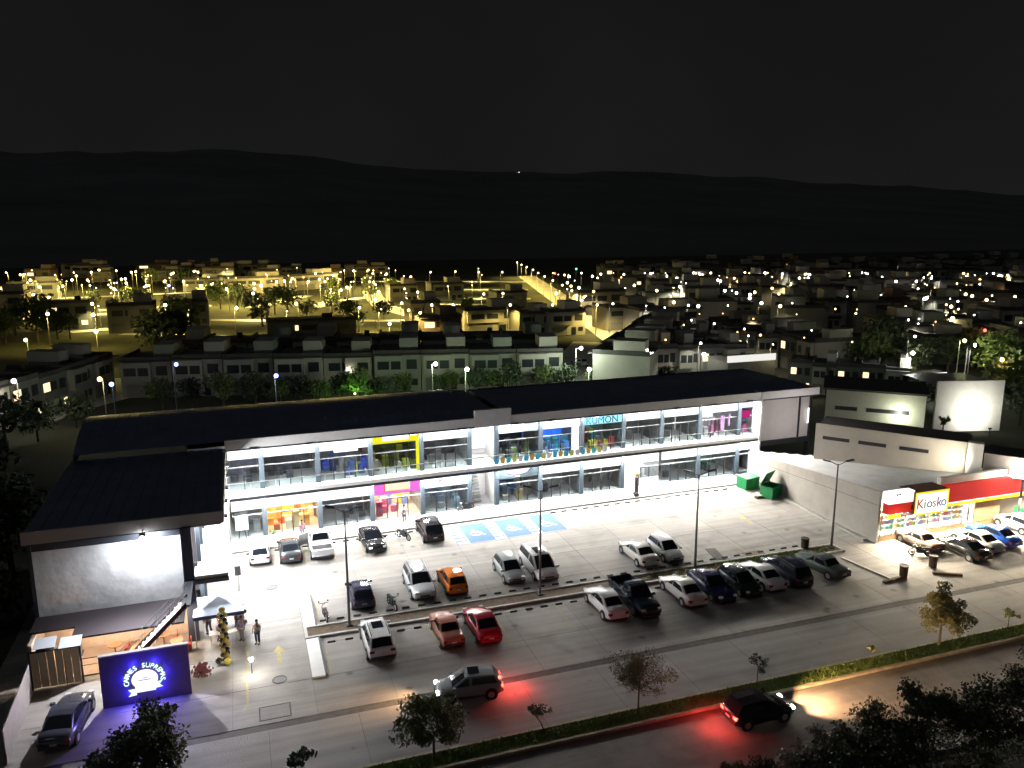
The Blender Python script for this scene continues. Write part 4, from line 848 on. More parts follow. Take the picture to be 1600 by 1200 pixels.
near('suv', 15.0, 64.7, 1, black, 'black SUV parked left of the blue accessible bays')
near('hatch', 7.2, 54.3, 1, navy, 'dark navy hatchback with red taillights beside the leftmost lamp post')
near('suv', 11.7, 54.2, 0, (.62, .64, .66), 'white SUV with dark sunroof facing the planter left of the orange car', extra='sunroof')
near('hatch', 14.3, 54.25, 1, (.62, .16, .015), 'bright orange hatchback parked beside the white SUV')
near('hatch', 19.1, 54.6, 0, (.38, .42, .42), 'small grey-green hatchback between the orange car and the white minivan')
near('minivan', 21.65, 54.15, 0, white, 'white minivan facing the planter beside the second lamp post', extra='sunroof')
near('sedan', 30.5, 53.9, 1, pearl, 'silver-white sedan, left of the pair beside the third lamp post')
near('hatch', 32.95, 54.0, 0, white, 'white hatchback facing the planter, right of the pair beside the third lamp post')
near('suv', 7.25, 46.9, 1, white, 'white SUV with glowing red taillights, leftmost on the street side', extra='sunroof')
near('classic', 12.0, 46.9, 1, (.42, .17, .12), 'old coral-red boxy sedan beside the red car')
near('sedan', 14.5, 46.6, 1, (.32, .02, .04), 'shiny red sedan on the street side of the planter')
near('sedan', 24.0, 46.7, 1, white, 'white sedan parked left of the dark pickup')
near('pickup', 26.4, 46.3, 0, (.02, .03, .045), 'dark navy pickup truck nosing towards the street')
near('sedan', 30.4, 46.6, 1, pearl, 'cream-white sedan between the dark pickup and the blue sedan')
near('sedan', 32.9, 46.5, 0, (.02, .025, .09), 'dark blue sedan with bright highlights, fourth in the close-parked row')
near('hatch', 35.3, 46.6, 0, (.02, .03, .035), 'blackish-green hatchback between the blue sedan and a white sedan')
near('sedan', 37.55, 46.8, 1, (.7, .72, .75), 'white sedan between two dark cars near the right end of the row')
near('suv', 39.9, 46.7, 1, (.015, .02, .04), 'black SUV between the white sedan and the teal sedan')
near('classic', 43.5, 47.0, 1, (.10, .125, .12), 'boxy teal-grey sedan, last in the row by the planter end', rot=.12).scale = (1.08, 1.05, 1)
car('hatch', 11.55, 41.9, PI-.14, (.30, .32, .34), 'silver-grey hatchback with sunroof driving along the lane with its lights on', lights=.6, extra='sunroof', grp='cars moving past')
car('sedan', -10.7, 46.1, N_-.10, (.06, .065, .085), 'large grey sedan parked alone at the left beside the sheet fence', grp='car at the left entrance').scale = (1.08, 1.05, 1.05)
car('hatch', 26.6, 34.2, .0, (.03, .02, .03), 'dark hatchback on the street with red taillights and headlights lighting the road', lights=3.0, grp='cars on the street')
near('sedan', 57.2, 45.7, 1, (.02, .02, .02), 'black sedan nearest the lane in the store forecourt', grp='cars in front of the store')
near('classic', 55.0, 48.4, 1, (.28, .20, .16), 'brown-pink older car leftmost in front of the store', grp='cars in front of the store')
near('sedan', 59.7, 46.6, 1, white, 'white coupe between the black and the blue car in front of the store', grp='cars in front of the store')
near('sedan', 62.2, 47.0, 1, (.02, .09, .5), 'bright blue sedan in front of the store', grp='cars in front of the store')
near('hatch', 66.6, 48.6, 1, white, 'white car cut by the right photo edge in the forecourt', grp='cars in front of the store')

# ------------------------------------------------------------------ motorbikes
def motorbike(p, rz, c, label):
    t = thing('motorbike', label, 'motorbike', p, rz, 'parked motorbikes'); P = paint(c)
    for x in (-.65, .65):
        w_ = MB().torus((x, 0, .3), .26, .055, 'y', 16, 6).build('wheel', M_tyre, t); MB().tube((x, -.03, .3), (x, .03, .3), .16, .16, 10).build('rim', M_rim, w_)
    MB().box(-.35, .3, -.12, .12, .28, .6).tube((-.65, .07, .3), (-.2, .07, .45), .03).tube((-.65, -.07, .3), (-.2, -.07, .45), .03).build('engine', M_dark, t)
    bev(MB().box(-.05, .42, -.15, .15, .6, .86).build('fuel_tank', P, t), .06, 2)
    bev(MB().box(-.75, -.02, -.12, .12, .66, .78).build('seat', M_black, t), .03, 1)
    MB().tube((.65, .08, .3), (.42, .08, .95), .025).tube((.65, -.08, .3), (.42, -.08, .95), .025).build('fork', M_chr, t)
    MB().tube((.38, -.36, 1.02), (.42, 0, .98), .02).tube((.38, .36, 1.02), (.42, 0, .98), .02).ball((.38, .33, 1.16), .06).ball((.38, -.33, 1.16), .06).build('handlebar', M_dark, t)
    MB().ball((.54, 0, .86), .1).build('headlight', M_hl, t); MB().box(-.92, -.72, -.06, .06, .6, .72).build('tail', M_tl, t)
    MB().tube((-.8, -.14, .32), (.1, -.14, .3), .04).build('exhaust', M_chr, t); MB().box(-.85, -.45, -.08, .08, .56, .6).build('mudguard', P, t)
    return t
motorbike(at(508, 966), N_+.1, (.25, .2, .18), 'grey motorbike standing beside the white divider')
motorbike(at(613, 949), S_D+.2, (.04, .04, .04), 'black motorbike between the navy hatchback and the white SUV')
motorbike(at(631, 842), S_D+.5, (.02, .02, .02), 'small motorbike between the black sedan and the black SUV')
motorbike(at(728, 798), R(195), (.03, .03, .03), 'black and chrome motorbike on the sidewalk by the stair')
motorbike(at(1437, 868), R(150), (.05, .05, .04), 'motorbike parked in the store forecourt left of the cars')

# ------------------------------------------------------------------ people
def skinned(name, joints, edges, radii, mt, sub=1):
    me = bpy.data.meshes.new(name); me.from_pydata(joints, edges, []); o = bpy.data.objects.new(name, me); COL.objects.link(o)
    sk = o.modifiers.new('s', 'SKIN'); sk.use_smooth_shade = True
    for v, r_ in zip(me.skin_vertices[0].data, radii): v.radius = r_ if isinstance(r_, tuple) else (r_, r_)
    me.skin_vertices[0].data[0].use_root = True
    ss = o.modifiers.new('u', 'SUBSURF'); ss.levels = sub; ss.render_levels = sub
    dg = bpy.context.evaluated_depsgraph_get(); m2 = bpy.data.meshes.new_from_object(o.evaluated_get(dg)); bpy.data.objects.remove(o)
    m2.materials.clear(); m2.materials.append(mt); m2.name = name; return m2
M_skin = mat('skin', (.32, .18, .12), .6); M_hair = mat('hair', (.015, .012, .01), .7)
def man_meshes(pose):
    st = .14 if pose else .07
    J = [(0,0,.95),(0,0,1.15),(0,0,1.38),(0,0,1.5),(0,.02,1.63),(0,.02,1.74), (-.19,0,1.40),(-.25,.02,1.14),(-.24,.12,.93),(-.24,.16,.83), (.19,0,1.40),(.26,.0,1.14),(.26,.1,.92),(.26,.14,.82), (-.1,0,.88),(-.11,st*.6,.48),(-.11,st*.2-.03,.08),(-.11,st*.2+.12,.04), (.1,0,.88),(.11,-.02,.48),(.12,-st-.04,.08),(.12,-st+.1,.04)]
    Ed = [(0,1),(1,2),(2,3),(3,4),(4,5),(2,6),(6,7),(7,8),(8,9),(2,10),(10,11),(11,12),(12,13),(0,14),(14,15),(15,16),(16,17),(0,18),(18,19),(19,20),(20,21)]
    Rd = [.13,.125,.14,.055,.095,.07,.06,.045,.035,.04,.06,.045,.035,.04,.09,.06,.045,.04,.09,.06,.045,.04]
    body = skinned('body', J, Ed, Rd, M_skin)
    si = [1,0,2,3,6,7,10,11]; sj = [J[1],J[0],J[2],(0,0,1.45),J[6],J[7],J[10],J[11]]
    shirt = ([J[1],J[0],J[2],(0,0,1.44),J[6],J[7],J[10],J[11]], [(0,1),(0,2),(2,3),(2,4),(4,5),(2,6),(6,7)], [(.155,.13),(.15,.13),(.165,.125),.07,.075,.065,.075,.065])
    trou = ([(0,0,.97),J[14],J[15],(J[16][0],J[16][1],.12),J[18],J[19],(J[20][0],J[20][1],.12)], [(0,1),(1,2),(2,3),(0,4),(4,5),(5,6)], [(.155,.13),.11,.085,.075,.11,.085,.075])
    return body, shirt, trou
MM = [man_meshes(0), man_meshes(1)]; CL = {}
hairm = MB().ball((0, .0, 1.73), .105, 10, 7, sq=(1, 1.05, .85)).ball((0, .075, 1.64), .02, 6, 4).mesh('hair', M_hair, True)
def person(p, rz, shirt_c, tr_c, label, pose=0, h=1.0):
    b, s_, t_ = MM[pose]
    t = thing('person', label, 'person', p, rz, 'people by the shops and tent'); t.scale = (h, h, h)
    link('body', b, t)
    for nm, dat, c in (('shirt', s_, shirt_c), ('trousers', t_, tr_c)):
        k = (nm, pose, c)
        if k not in CL: CL[k] = skinned(nm, *dat, mat('cloth_%.2f%.2f%.2f' % c, c, .8))
        link(nm, CL[k], t)
    link('hair', hairm, t)
    MB().box(-.15, -.06, -.06, .16, 0, .07).box(.07, .17, -.12, .12, 0, .07).build('shoes', M_black, t)
    return t
person(at(403, 1006), R(160), (.75, .74, .72), (.04, .05, .09), 'man in white shirt and dark trousers standing in the open lane')
person(at(473, 843)+Vector((0, 0, .1)), R(200), (.6, .3, .45), (.25, .22, .35), 'person in pink top on the sidewalk by the orange-lit shop', 1)
person(at(632, 818)+Vector((0, 0, .1)), R(30), (.7, .68, .66), (.1, .1, .12), 'person in pale top at the pink shop entrance')
person(at(343, 1000), R(100), (.55, .5, .6), (.1, .08, .2), 'person in lilac top under the tent left of the balloon column')
person(at(372, 985), R(220), (.7, .7, .75), (.12, .12, .3), 'person in white top under the right side of the tent', 1)
person(at(379, 1000), R(160), (.25, .3, .6), (.5, .5, .5), 'person in blue top at the tent front beside the cable', 0)
person(at(327, 990), R(40), (.6, .35, .3), (.08, .08, .1), 'person in salmon top at the back of the tent', 1)

# ------------------------------------------------------------------ tent, balloons, loudspeaker, plants
TN = thing('canopy_tent', 'pale blue and white canopy tent beside the sign wall', 'tent', (-2.7, 54.2, 0))
for x in (-1.5, 1.5):
    for y in (-1.4, 1.4): MB().tube((x, y, 0), (x, y, 2.3), .03).build('leg', M_frame, TN)
MB().poly([(-1.6, -1.5, 2.3), (1.6, -1.5, 2.3), (0, 0, 2.95)]).poly([(1.6, -1.5, 2.3), (1.6, 1.5, 2.3), (0, 0, 2.95)]).poly([(1.6, 1.5, 2.3), (-1.6, 1.5, 2.3), (0, 0, 2.95)]).poly([(-1.6, 1.5, 2.3), (-1.6, -1.5, 2.3), (0, 0, 2.95)]).build('canopy', mat('canopy_cloth', (.66, .72, .85), .8), TN)
MB().box(-1.6, 1.6, -1.52, -1.5, 2.05, 2.3).box(1.6, 1.62, -1.5, 1.5, 2.05, 2.3).build('valance', mat('valance_blue', (.06, .08, .2), .8), TN)
TB = thing('folding_table', 'white folding table under the canopy tent', 'table', (-2.5, 53.2, 0))
MB().box(-.9, .9, -.35, .35, .72, .76).build('tabletop', M_white, TB)
for x in (-.8, .8):
    for y in (-.3, .3): MB().tube((x, y, 0), (x, y, .72), .02).build('leg', M_frame, TB)
BC = thing('balloon_column', 'tall column of black and gold balloons at the tent front', 'balloons', at(353, 1035))
bk, bgld, bgn = mat('balloon_black', (.015, .015, .02), .2, coat=.8), mat('balloon_gold', (.55, .42, .08), .25, metal=.3, coat=.6), mat('balloon_clear', (.6, .6, .5), .2, coat=.5)
for i in range(10):
    for j in range(4):
        a = PI/2*j+i*.5; MB().ball((.17*math.cos(a), .17*math.sin(a), .28+i*.34), .165, 10, 7).build('balloon', bk if (i+j) % 2 else bgld, BC, smooth=True)
MB().ball((0, 0, 3.7), .2).build('balloon', bgld, BC, smooth=True); MB().ball((-.42, -.1, .26), .22).build('balloon', bk, BC, smooth=True); MB().ball((.12, -.32, .24), .24).build('balloon', mat('balloon_yellow', (.75, .65, .08), .2, coat=.8), BC, smooth=True)
B2 = thing('balloon_cluster', 'smaller cluster of dark green and white balloons right of the tent', 'balloons', at(382, 992))
for i in range(6): MB().ball((.12*math.cos(i*2.2), .12*math.sin(i*2.2), 1.0+i*.24), .15).build('balloon', bk if i % 2 else bgn, B2, smooth=True)
MB().tube((0, 0, 0), (0, 0, 2.4), .02).build('stand', M_frame, B2)
SPK = thing('loudspeaker', 'dark loudspeaker on a thin stand in the open lane above the tent', 'loudspeaker', at(377, 936))
MB().tube((0, 0, 0), (-.1, 0, 2.0), .03).tube((-.4, 0, 0), (0, 0, .6), .02).tube((.4, 0, 0), (0, 0, .6), .02).build('stand', M_frame, SPK)
bev(MB().box(-.32, .12, -.2, .2, 2.0, 2.75).build('cabinet', mat('speaker_grey', (.06, .06, .065), .6), SPK), .04, 1)
MB().torus((-.1, -.205, 2.3), .14, .015).torus((-.1, -.205, 2.6), .07, .012).build('cone', M_dark, SPK)
FL = thing('ground_flood_lamp', 'bright white work lamp on a stand at the lot entrance by the yellow line', 'lamp', at(394, 1052))
MB().tube((0, 0, 0), (0, 0, .9), .025).box(-.2, .2, -.06, .06, .85, 1.15).build('stand', M_dfr, FL); MB().ball((0, -.1, 1.0), .12).build('lens', glow('flood_lens_hot2', (1, .97, .9), 30), FL)
lamp('POINT', (0, -.35, 1.0), 160, (1, .93, .8), FL, .15, name='work_light')
def tuft(name, p, label, c, r=.35, n=90, cat='plant'):
    t = thing(name, label, cat, p); q = MB(); rr = random.Random(int(p[0]*100))
    for i in range(n):
        a = rr.uniform(0, 2*PI); e = rr.uniform(.1, 1.4); d = Vector((math.cos(a)*math.cos(e), math.sin(a)*math.cos(e), math.sin(e)))*rr.uniform(.4, 1)*r*1.6; s = .07
        q.poly([d+Vector((-s, 0, 0)), d+Vector((0, s, s)), d+Vector((s, 0, .02)), d+Vector((0, -s, -s))])
    q.build('foliage', c, t); MB().tube((0, 0, 0), (0, 0, .3), .16, .2, 10).build('pot', mat('pot_dark', (.05, .04, .04), .8), t); return t
tuft('flower_pot', at(316, 1053), 'flower arrangement with orange and purple blooms beside the dark column', mat('bloom', (.35, .12, .12), .7, var=.5, vscale=6), .45, 140)
tuft('potted_plant', at(427, 836)+Vector((0, 0, .12)), 'small potted plant at the left of the orange-lit shop door', M_leafs[0], .25, 60)
tuft('potted_plant', at(992, 775)+Vector((0, 0, .12)), 'tall gumball-like stand with yellow globe outside the white unit', mat('globe_yellow', (.6, .5, .15), .5), .2, 40)
VS = thing('totem_stand', 'slim dark frame stand with yellow top on the sidewalk by the white unit', 'stand', at(993, 777)+Vector((.1, 0, .12)))
for x in (-.18, .18): MB().box(x-.03, x+.03, -.04, .04, 0, 2.1).build('post', mat('totem_brown', (.10, .06, .05), .6), VS)
MB().box(-.22, .22, -.14, .14, 0, .3).build('base', M_dark, VS); MB().ball((0, 0, 2.35), .26).build('globe', mat('globe_gold', (.6, .45, .12), .4), VS); MB().box(-.15, .15, -.02, .02, .4, 2.0).build('banner', mat('banner_pale', (.6, .5, .5), .7), VS)
# dumpsters, bins
dumpster(at(1168, 762), R(10), 0, 'closed green dumpster by the plaza end column'); dumpster(at(1204, 776), R(25), 1, 'green dumpster with raised lid against the store side wall')
tag(bev(MB().box(-.75, .75, -.22, .22, 0, .3).build('concrete_bumper', mat('bumper_tan', (.25, .22, .16), .85), loc=at(1189, 777), rz=R(12)), .03, 1), 'brown concrete block lying between the two dumpsters', 'concrete block')
def bin_(p, label):
    t = thing('trash_bin', label, 'trash bin', p, 0, 'dark cylindrical trash bins'); MB().tube((0, 0, .05), (0, 0, 1.0), .3, .34, 14).build('drum', mat('bin_brown', (.05, .035, .02), .7, var=.3), t)
    MB().torus((0, 0, 1.0), .34, .03, 'z', 14, 5).build('rim', M_dark, t); MB().tube((0, 0, 0), (0, 0, .06), .2).build('base', M_dark, t)
bin_(at(1257, 858), 'dark cylindrical trash bin near the rightmost lamp post'); bin_(at(1411, 902), 'dark cylindrical trash bin at the edge of the store forecourt')
bin_(at(1457, 886), 'dark cylindrical trash bin behind the forecourt motorbike')
for (px, py, ln_, l) in ((1398, 906, 2.6, 'dark low kerb block in front of the forecourt bin'), (1480, 898, 2.2, 'brown low kerb block beside the forecourt motorbike')):
    tag(MB().box(-ln_/2, ln_/2, -.12, .12, 0, .16).build('parking_block', M_soil, loc=at(px, py), rz=R(8 if px < 1450 else -30)), l, 'kerb block')
AB = thing('a_frame_sign', 'white easel poster board outside the leftmost shop', 'sign', plz(1.0, -.5, .13))
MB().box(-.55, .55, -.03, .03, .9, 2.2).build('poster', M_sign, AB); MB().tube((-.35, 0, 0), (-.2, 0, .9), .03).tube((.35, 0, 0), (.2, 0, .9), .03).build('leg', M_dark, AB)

# ------------------------------------------------------------------ trees near the street
def leaves(q, c, r, n, s, rr, sq=(1, 1, .8), m=0):
    for i in range(n):
        d = Vector((rr.gauss(0, 1), rr.gauss(0, 1), rr.gauss(0, 1))).normalized()*r*(rr.random()**.45); d = Vector((d.x*sq[0], d.y*sq[1], d.z*sq[2])); p = Vector(c)+d
        u = Vector((rr.gauss(0, 1), rr.gauss(0, 1), rr.gauss(0, 1))).normalized(); v = u.orthogonal().normalized()*s*rr.uniform(.35, .6); u = u*s*rr.uniform(.7, 1.2)
        q.poly([p-u, p+v, p+u, p-v], m)
def tree_meshes(seed, h, cr, dens, ls, lean=0, trunk=.09, thin=False):
    rr = random.Random(seed); t = MB(); q = MB(); top = Vector((lean, 0, h*.5))
    t.tube((0, 0, 0), (lean*.4, 0, h*.28), trunk, trunk*.8, 8); t.tube((lean*.4, 0, h*.28), top, trunk*.8, trunk*.55, 8)
    nb = 9 if not thin else 5
    for i in range(nb):
        a = 2*PI*i/nb+rr.uniform(-.4, .4); el = rr.uniform(.25, 1.25); s = Vector((lean*.4, 0, h*.28)).lerp(top, rr.uniform(.3, 1))
        e = s+Vector((math.cos(a)*math.cos(el), math.sin(a)*math.cos(el), math.sin(el)))*cr*rr.uniform(.7, 1.05); t.tube(s, e, trunk*.35, trunk*.12, 5)
        for k in range(4):
            f = e.lerp(s, rr.uniform(0, .55))+Vector((rr.uniform(-1, 1), rr.uniform(-1, 1), rr.uniform(-.5, .8)))*cr*.33; t.tube(s.lerp(e, .5), f, trunk*.15, trunk*.06, 4)
            leaves(q, f, cr*rr.uniform(.22, .38), int(dens*rr.uniform(.5, 1.3)), ls, rr)
    return t.mesh('trunk', M_bark), q
def tree(p, label, seed, h, cr, dens, ls, lm_, lean=0, trunk=.09, thin=False, grp=None, name='street_tree'):
    t = thing(name, label, 'tree', p, random.Random(seed).uniform(0, 6) if lean == 0 else 0, grp); tm, q = tree_meshes(seed, h, cr, dens, ls, lean, trunk, thin)
    link('trunk', tm, t); q.build('crown', lm_, t); return t
tree((8.15, 37.0-.4, .08), 'leafy green young tree in the grass strip left of centre', 11, 3.8, 2.05, 150, .11, M_leafs[0], trunk=.08)
tree((20.2, 36.6, .08), 'sparse brownish tree in the grass strip at the centre', 12, 4.2, 1.95, 105, .09, M_leafs[2], trunk=.06)
tree((42.7, 36.7, .08), 'brownish round-crowned tree in the grass strip at the right', 13, 4.3, 1.85, 130, .10, M_leafs[2], trunk=.08)
tree((-6.0, 39.0, .0), 'large dark bushy tree at the lower left before the sign wall', 14, 3.6, 2.3, 210, .12, M_leafs[1], trunk=.12)
tree((1.3, 37.4, .0), 'small dark sapling at the bottom edge left of the leafy tree', 15, 2.6, .65, 16, .14, M_leafs[1], trunk=.03, thin=True, name='sapling')
tree((14.5, 36.8, .08), 'thin leaning sapling in the red glow behind the moving car', 16, 2.5, .75, 12, .10, M_leafs[1], lean=-.6, trunk=.03, thin=True, name='sapling')
tree((28.5, 36.9, .08), 'narrow dark sapling in the grass strip right of the centre', 17, 2.7, .7, 30, .10, M_leafs[1], trunk=.03, thin=True, name='sapling')
tree((37.2, 36.9, .08), 'tiny bare sapling in the grass strip near the right', 18, 1.6, .4, 12, .08, M_leafs[2], trunk=.02, thin=True, name='sapling')
tree((49.2, 37.0, .08), 'small green sapling at the far right of the grass strip', 19, 2.2, .55, 18, .10, M_leafs[0], trunk=.025, thin=True, name='sapling')
tree((87.6, 78.5, .0), 'dark slender tree before the lit party wall', 20, 3.6, .8, 18, .14, M_leafs[0], trunk=.1)
# dark hedge-like growth at the lower right
BG = [('dark bushy tree at the lower right, nearest the bottom centre', 1075, 1195, 3.0, 1.2), ('dark narrow shrub before the moving street car', 1130, 1205, 3.2, 1.3), ('low dark shrub below the street car', 1215, 1225, 3.0, 1.6), ('dark spreading bush right of the street car', 1300, 1215, 3.6, 1.9),
      ('dense dark bush on the verge with feathery top', 1375, 1205, 4.4, 2.0), ('tallest dark bush of the lower right corner', 1455, 1190, 5.0, 2.2), ('dark bush near the lower right corner', 1530, 1185, 4.6, 2.3), ('dark leafy bush at the right photo edge', 1600, 1165, 5.2, 2.4), ('low dark thicket in the lower right corner', 1500, 1260, 4.0, 2.6), ('low dark thicket left of the corner thicket', 1380, 1270, 3.6, 2.6), ('low thicket at the bottom edge under the street car', 1260, 1290, 3.2, 2.4)]
for i, (l, px, py, h, r_) in enumerate(BG):
    p = at(px, min(py, 1240)); p.y = min(p.y, 29.0 - (py-1160)*.02); p.z = .03
    tree(p, l, 40+i, h*.82, r_*.95, 120, .11, M_leafs[1] if i % 3 else mat('leaf_olive', (.04, .05, .022), .7, var=.4, vscale=1), trunk=.07, name='verge_bush')

# ------------------------------------------------------------------ the town beyond
HC = [mat('town_wall_%d' % i, c, .85, var=.1, vscale=.4) for i, c in enumerate([(.30, .31, .27), (.34, .32, .27), (.16, .165, .155), (.42, .40, .35), (.20, .15, .12)])]
M_hroof = mat('town_roof', (.08, .075, .07), .9, var=.3, vscale=.4); M_win = mat('town_window_dark', (.02, .025, .03), .3)
M_wlit = glow('town_window_lit', (1, .78, .45), 1.6); M_gar = mat('garage_grey', (.22, .22, .2), .7); M_tank = mat('water_tank', (.03, .03, .03), .6)
def house_proto(idx, w_, d_, h, c, style, lit=False):
    t = thing('house', 'x', 'house', (0, 0, -50))
    b = MB().box(0, w_, 0, d_, 0, h)
    if style == 0: b.box(.3, w_*.62, -.9, 0, h*.46, h*.98)
    if style == 1: b.box(w_*.45, w_-.2, -.7, 0, h*.5, h)
    b.build('wall', c, t)
    f = MB().box(-.1, w_+.1, -.95 if style < 2 else -.1, d_+.1, h, h+.14).box(0, .15, 0, d_, h+.14, h+.7).box(w_-.15, w_, 0, d_, h+.14, h+.7).box(.15, w_-.15, 0, .15, h+.14, h+.7)
    ro = f.build('roof', M_hroof, t)
    MB().tube((w_*.7, d_*.6, h+.14), (w_*.7, d_*.6, h+1.3), .5, .45, 10).build('water_tank', M_tank, ro)
    MB().box(w_*.55, w_*.95, d_*.35, d_*.9, h+.14, h+2.2).build('roof_room', c, ro) if style != 2 else None
    y = -.93 if style == 0 else -.03
    MB().box(w_*.10, w_*.34, y, y+.04, h*.62, h*.84).build('window', M_wlit if lit else M_win, t); MB().box(w_*.38, w_*.58, y, y+.04, h*.62, h*.84).build('window', M_win, t)
    y = -.73 if style == 1 else -.03
    MB().box(w_*.70, w_*.92, y, y+.04, h*.60, h*.86).build('window', M_win, t)
    MB().box(w_*.08, w_*.50, -.05, .0, .1, h*.36).build('garage_door', M_gar, t); MB().box(w_*.62, w_*.74, -.05, 0, .1, h*.34).build('door', M_win, t)
    MB().box(w_*.8, w_*.93, -.05, 0, h*.16, h*.34).build('window', M_wlit if lit else M_win, t)
    return t
HP = [house_proto(i, 7.4, 9.5, 6.1, HC[i % 5], i % 3, i in (2, 4)) for i in range(6)]
used = set()
def house(p, rz, k, label, group, sc=(1, 1, 1)):
    if k not in used: used.add(k); t = HP[k]; t.location = p; t.rotation_euler.z = rz; t.scale = sc; t['label'] = label; t['group'] = group; return t
    return dup(HP[k], p, rz, label, group, sc)
ZG = -.16
def G(px, py): v = at(px, py, ZG); return v
rh = random.Random(21)
ORD = ['leftmost', 'second from left', 'third from left', 'fourth from left', 'fifth from left', 'sixth from left', 'seventh from left', 'eighth from left', 'ninth']
def terrace(p0, p1, n_, ks, label, group, flip=1, sc=(1, 1, 1), skip=()):
    """houses whose fronts stand on the line p0 -> p1 (front to the right-hand side of travel)"""
    d = (p1-p0); L_ = d.length; rz = math.atan2(d.y, d.x); u = d.normalized()
    for i in range(n_):
        if i in skip: continue
        k = ks[i % len(ks)]; w_ = L_/n_; house(p0+u*(i*w_), rz, k, '%s, %s' % (label, ORD[i] if i < n_-1 else 'rightmost'), group, (w_/7.42*.985*sc[0], sc[1], sc[2]*rh.uniform(.97, 1.05)))
# front terrace facing the plaza
fr0, fr1 = G(192, 622), G(880, 605)
terrace(fr0, fr1, 9, [0, 3, 0, 3, 1], 'grey terrace house in the front row behind the plaza', 'front terrace behind the plaza')
nv = Vector((-(fr1-fr0).y, (fr1-fr0).x, 0)).normalized()
terrace(fr0+nv*19, fr1+nv*19, 9, [3, 5, 0], 'dim terrace house in the second row behind the plaza', 'second terrace row', skip=())
# left terrace running away
terrace(G(-150, 735), G(182, 612), 7, [2, 0, 3, 2], 'pale terrace house in the far left row', 'left terrace')
0 and terrace(G(95, 575), G(300, 522), 5, [0, 3], 'dim terrace house behind the left terrace', 'left back terrace')
# right-hand block facing left onto the green-lit street
terrace(G(1015, 535), G(925, 612), 6, [0, 1, 3], 'green-lit terrace house on the short side street', 'green-lit terrace', sc=(1, 1, 1.08))
terrace(G(1020, 600), G(1165, 596), 4, [3, 0, 2], 'dim flat-roofed house right of the green-lit terrace', 'dim houses right of the green-lit terrace')
terrace(G(1040, 572), G(1215, 575), 5, [2, 0, 5], 'dim house in the second line past the green-lit terrace', 'second line of dim houses')
terrace(G(1105, 543), G(1270, 588), 7, [1, 0, 2], 'small brown row house in the slanting row behind the plaza end', 'slanting brown row')
terrace(G(1230, 612), G(1420, 628), 5, [2, 3, 2], 'low dark roofed house behind the pale house', 'low houses at the right', sc=(1, .8, .8))
# boxed houses scattered around lots on the left and centre
for (px, py, w_, h, k, yaw, l) in (
    (0, 497, 14, 7, 1, 0, 'two-storey house with lit white terrace at the far left edge'), (52, 468, 16, 6, 0, 0, 'long low brown house under bright yellow light at the upper left'), (105, 515, 12, 7, 2, 0, 'dark square house with a lit corner window at the left'),
    (207, 520, 11, 7, 1, 0, 'small tan house lit warm from its porch at the left'), (300, 512, 9, 7, 0, 0, 'pale grey blank-walled house left of centre'), (315, 455, 14, 5, 0, 0, 'brightly yellow-lit low house block in the upper left'), (400, 458, 22, 6, 3, .1, 'long yellow-lit apartment row in the upper left centre'),
    (500, 453, 24, 6, 3, .5, 'long row block on the diagonal lit yellow at the far end'), (490, 538, 20, 5.5, 2, 0, 'wide dark apartment block behind the front terrace'), (632, 473, 10, 6, 1, 0, 'tan house lit on one side at the centre distance'), (666, 515, 8, 7, 1, 0, 'small cream house with lit windows by the curved street'),
    (770, 520, 15, 6, 3, 0, 'wide modern cream house with lit carport at the centre'), (838, 524, 9, 5.5, 1, 0, 'brown-cream house right of the modern carport house'), (886, 524, 10, 6, 3, 0, 'cream house with two windows beside the avenue'), (690, 536, 10, 6, 4, 0, 'dark half-built brick house with small lit openings'),
    (700, 470, 12, 6, 0, 0, 'dark tall block in the vacant lots at the centre distance'), (800, 487, 10, 6, 0, 0, 'dim block beside the avenue at mid distance'), (940, 492, 16, 7, 3, 0, 'pale house right of the avenue under a street lamp'), (985, 515, 14, 6, 1, 0, 'low tan house right of the avenue with warm porch light'), (1047, 520, 18, 6, 3, 0, 'white arched-roof building right of the avenue')):
    p = G(px, py); p.x -= w_/2; s = house(p, yaw, k, l, 'single houses among the vacant lots', (w_/7.4, .95, h/6.1)); s['group'] = 'single houses among the vacant lots'
# dense quarter right of the avenue
A0, A1 = G(978, 530), G(822, 431); av = (A1-A0).normalized(); an = Vector((av.y, -av.x, 0)); arz = math.atan2(av.y, av.x)
cnt = 0
for r_ in range(17):
    off = 31+r_*20
    for s_ in range(46):
        q = A0+an*off+av*(-40+s_*8.6+(rh.uniform(-1, 1)))
        if q.y < 96 + r_*1.5 or q.y > 370 or rh.random() < .30 or cnt > 285: continue
        if q.x < 104 and q.y < 150: continue
        # keep clear of the terraces by the green-lit street
        v = q-Vector((0, 0, CH)); dz = v.dot(_fw); pxx = 800+CF*v.dot(_r)/dz
        if pxx > 1680 or (r_ < 1 and q.y < 175): continue
        side = s_ % 2 if False else (r_ % 2)
        cnt += 1
        k = rh.choice((0, 1, 2, 3, 4, 5, 0, 1)); lit_ = 'window-lit' if k in (2, 4) else 'unlit'
        zone = 'near' if q.y < 180 else ('middle' if q.y < 270 else 'far')
        if side: pos = q; rzz = arz+PI
        else: pos = q; rzz = arz-PI/2*0
        house(pos, -.35+rh.choice((0, 0, PI/2)), k, '%s flat-roofed house in the %s part of the dense dark quarter right of the avenue' % (lit_, zone), '%s %s houses right of the avenue' % (zone, lit_), (rh.uniform(.85, 1.5), rh.uniform(.8, 1.1), rh.choice((.55, .9, 1, 1.1, 1.25))))
for k in range(6):
    if k not in used: bpy.data.objects.remove(HP[k]) if False else house(G(60+60*k, 445), 0, k, 'far low house at the left horizon', 'far left houses')
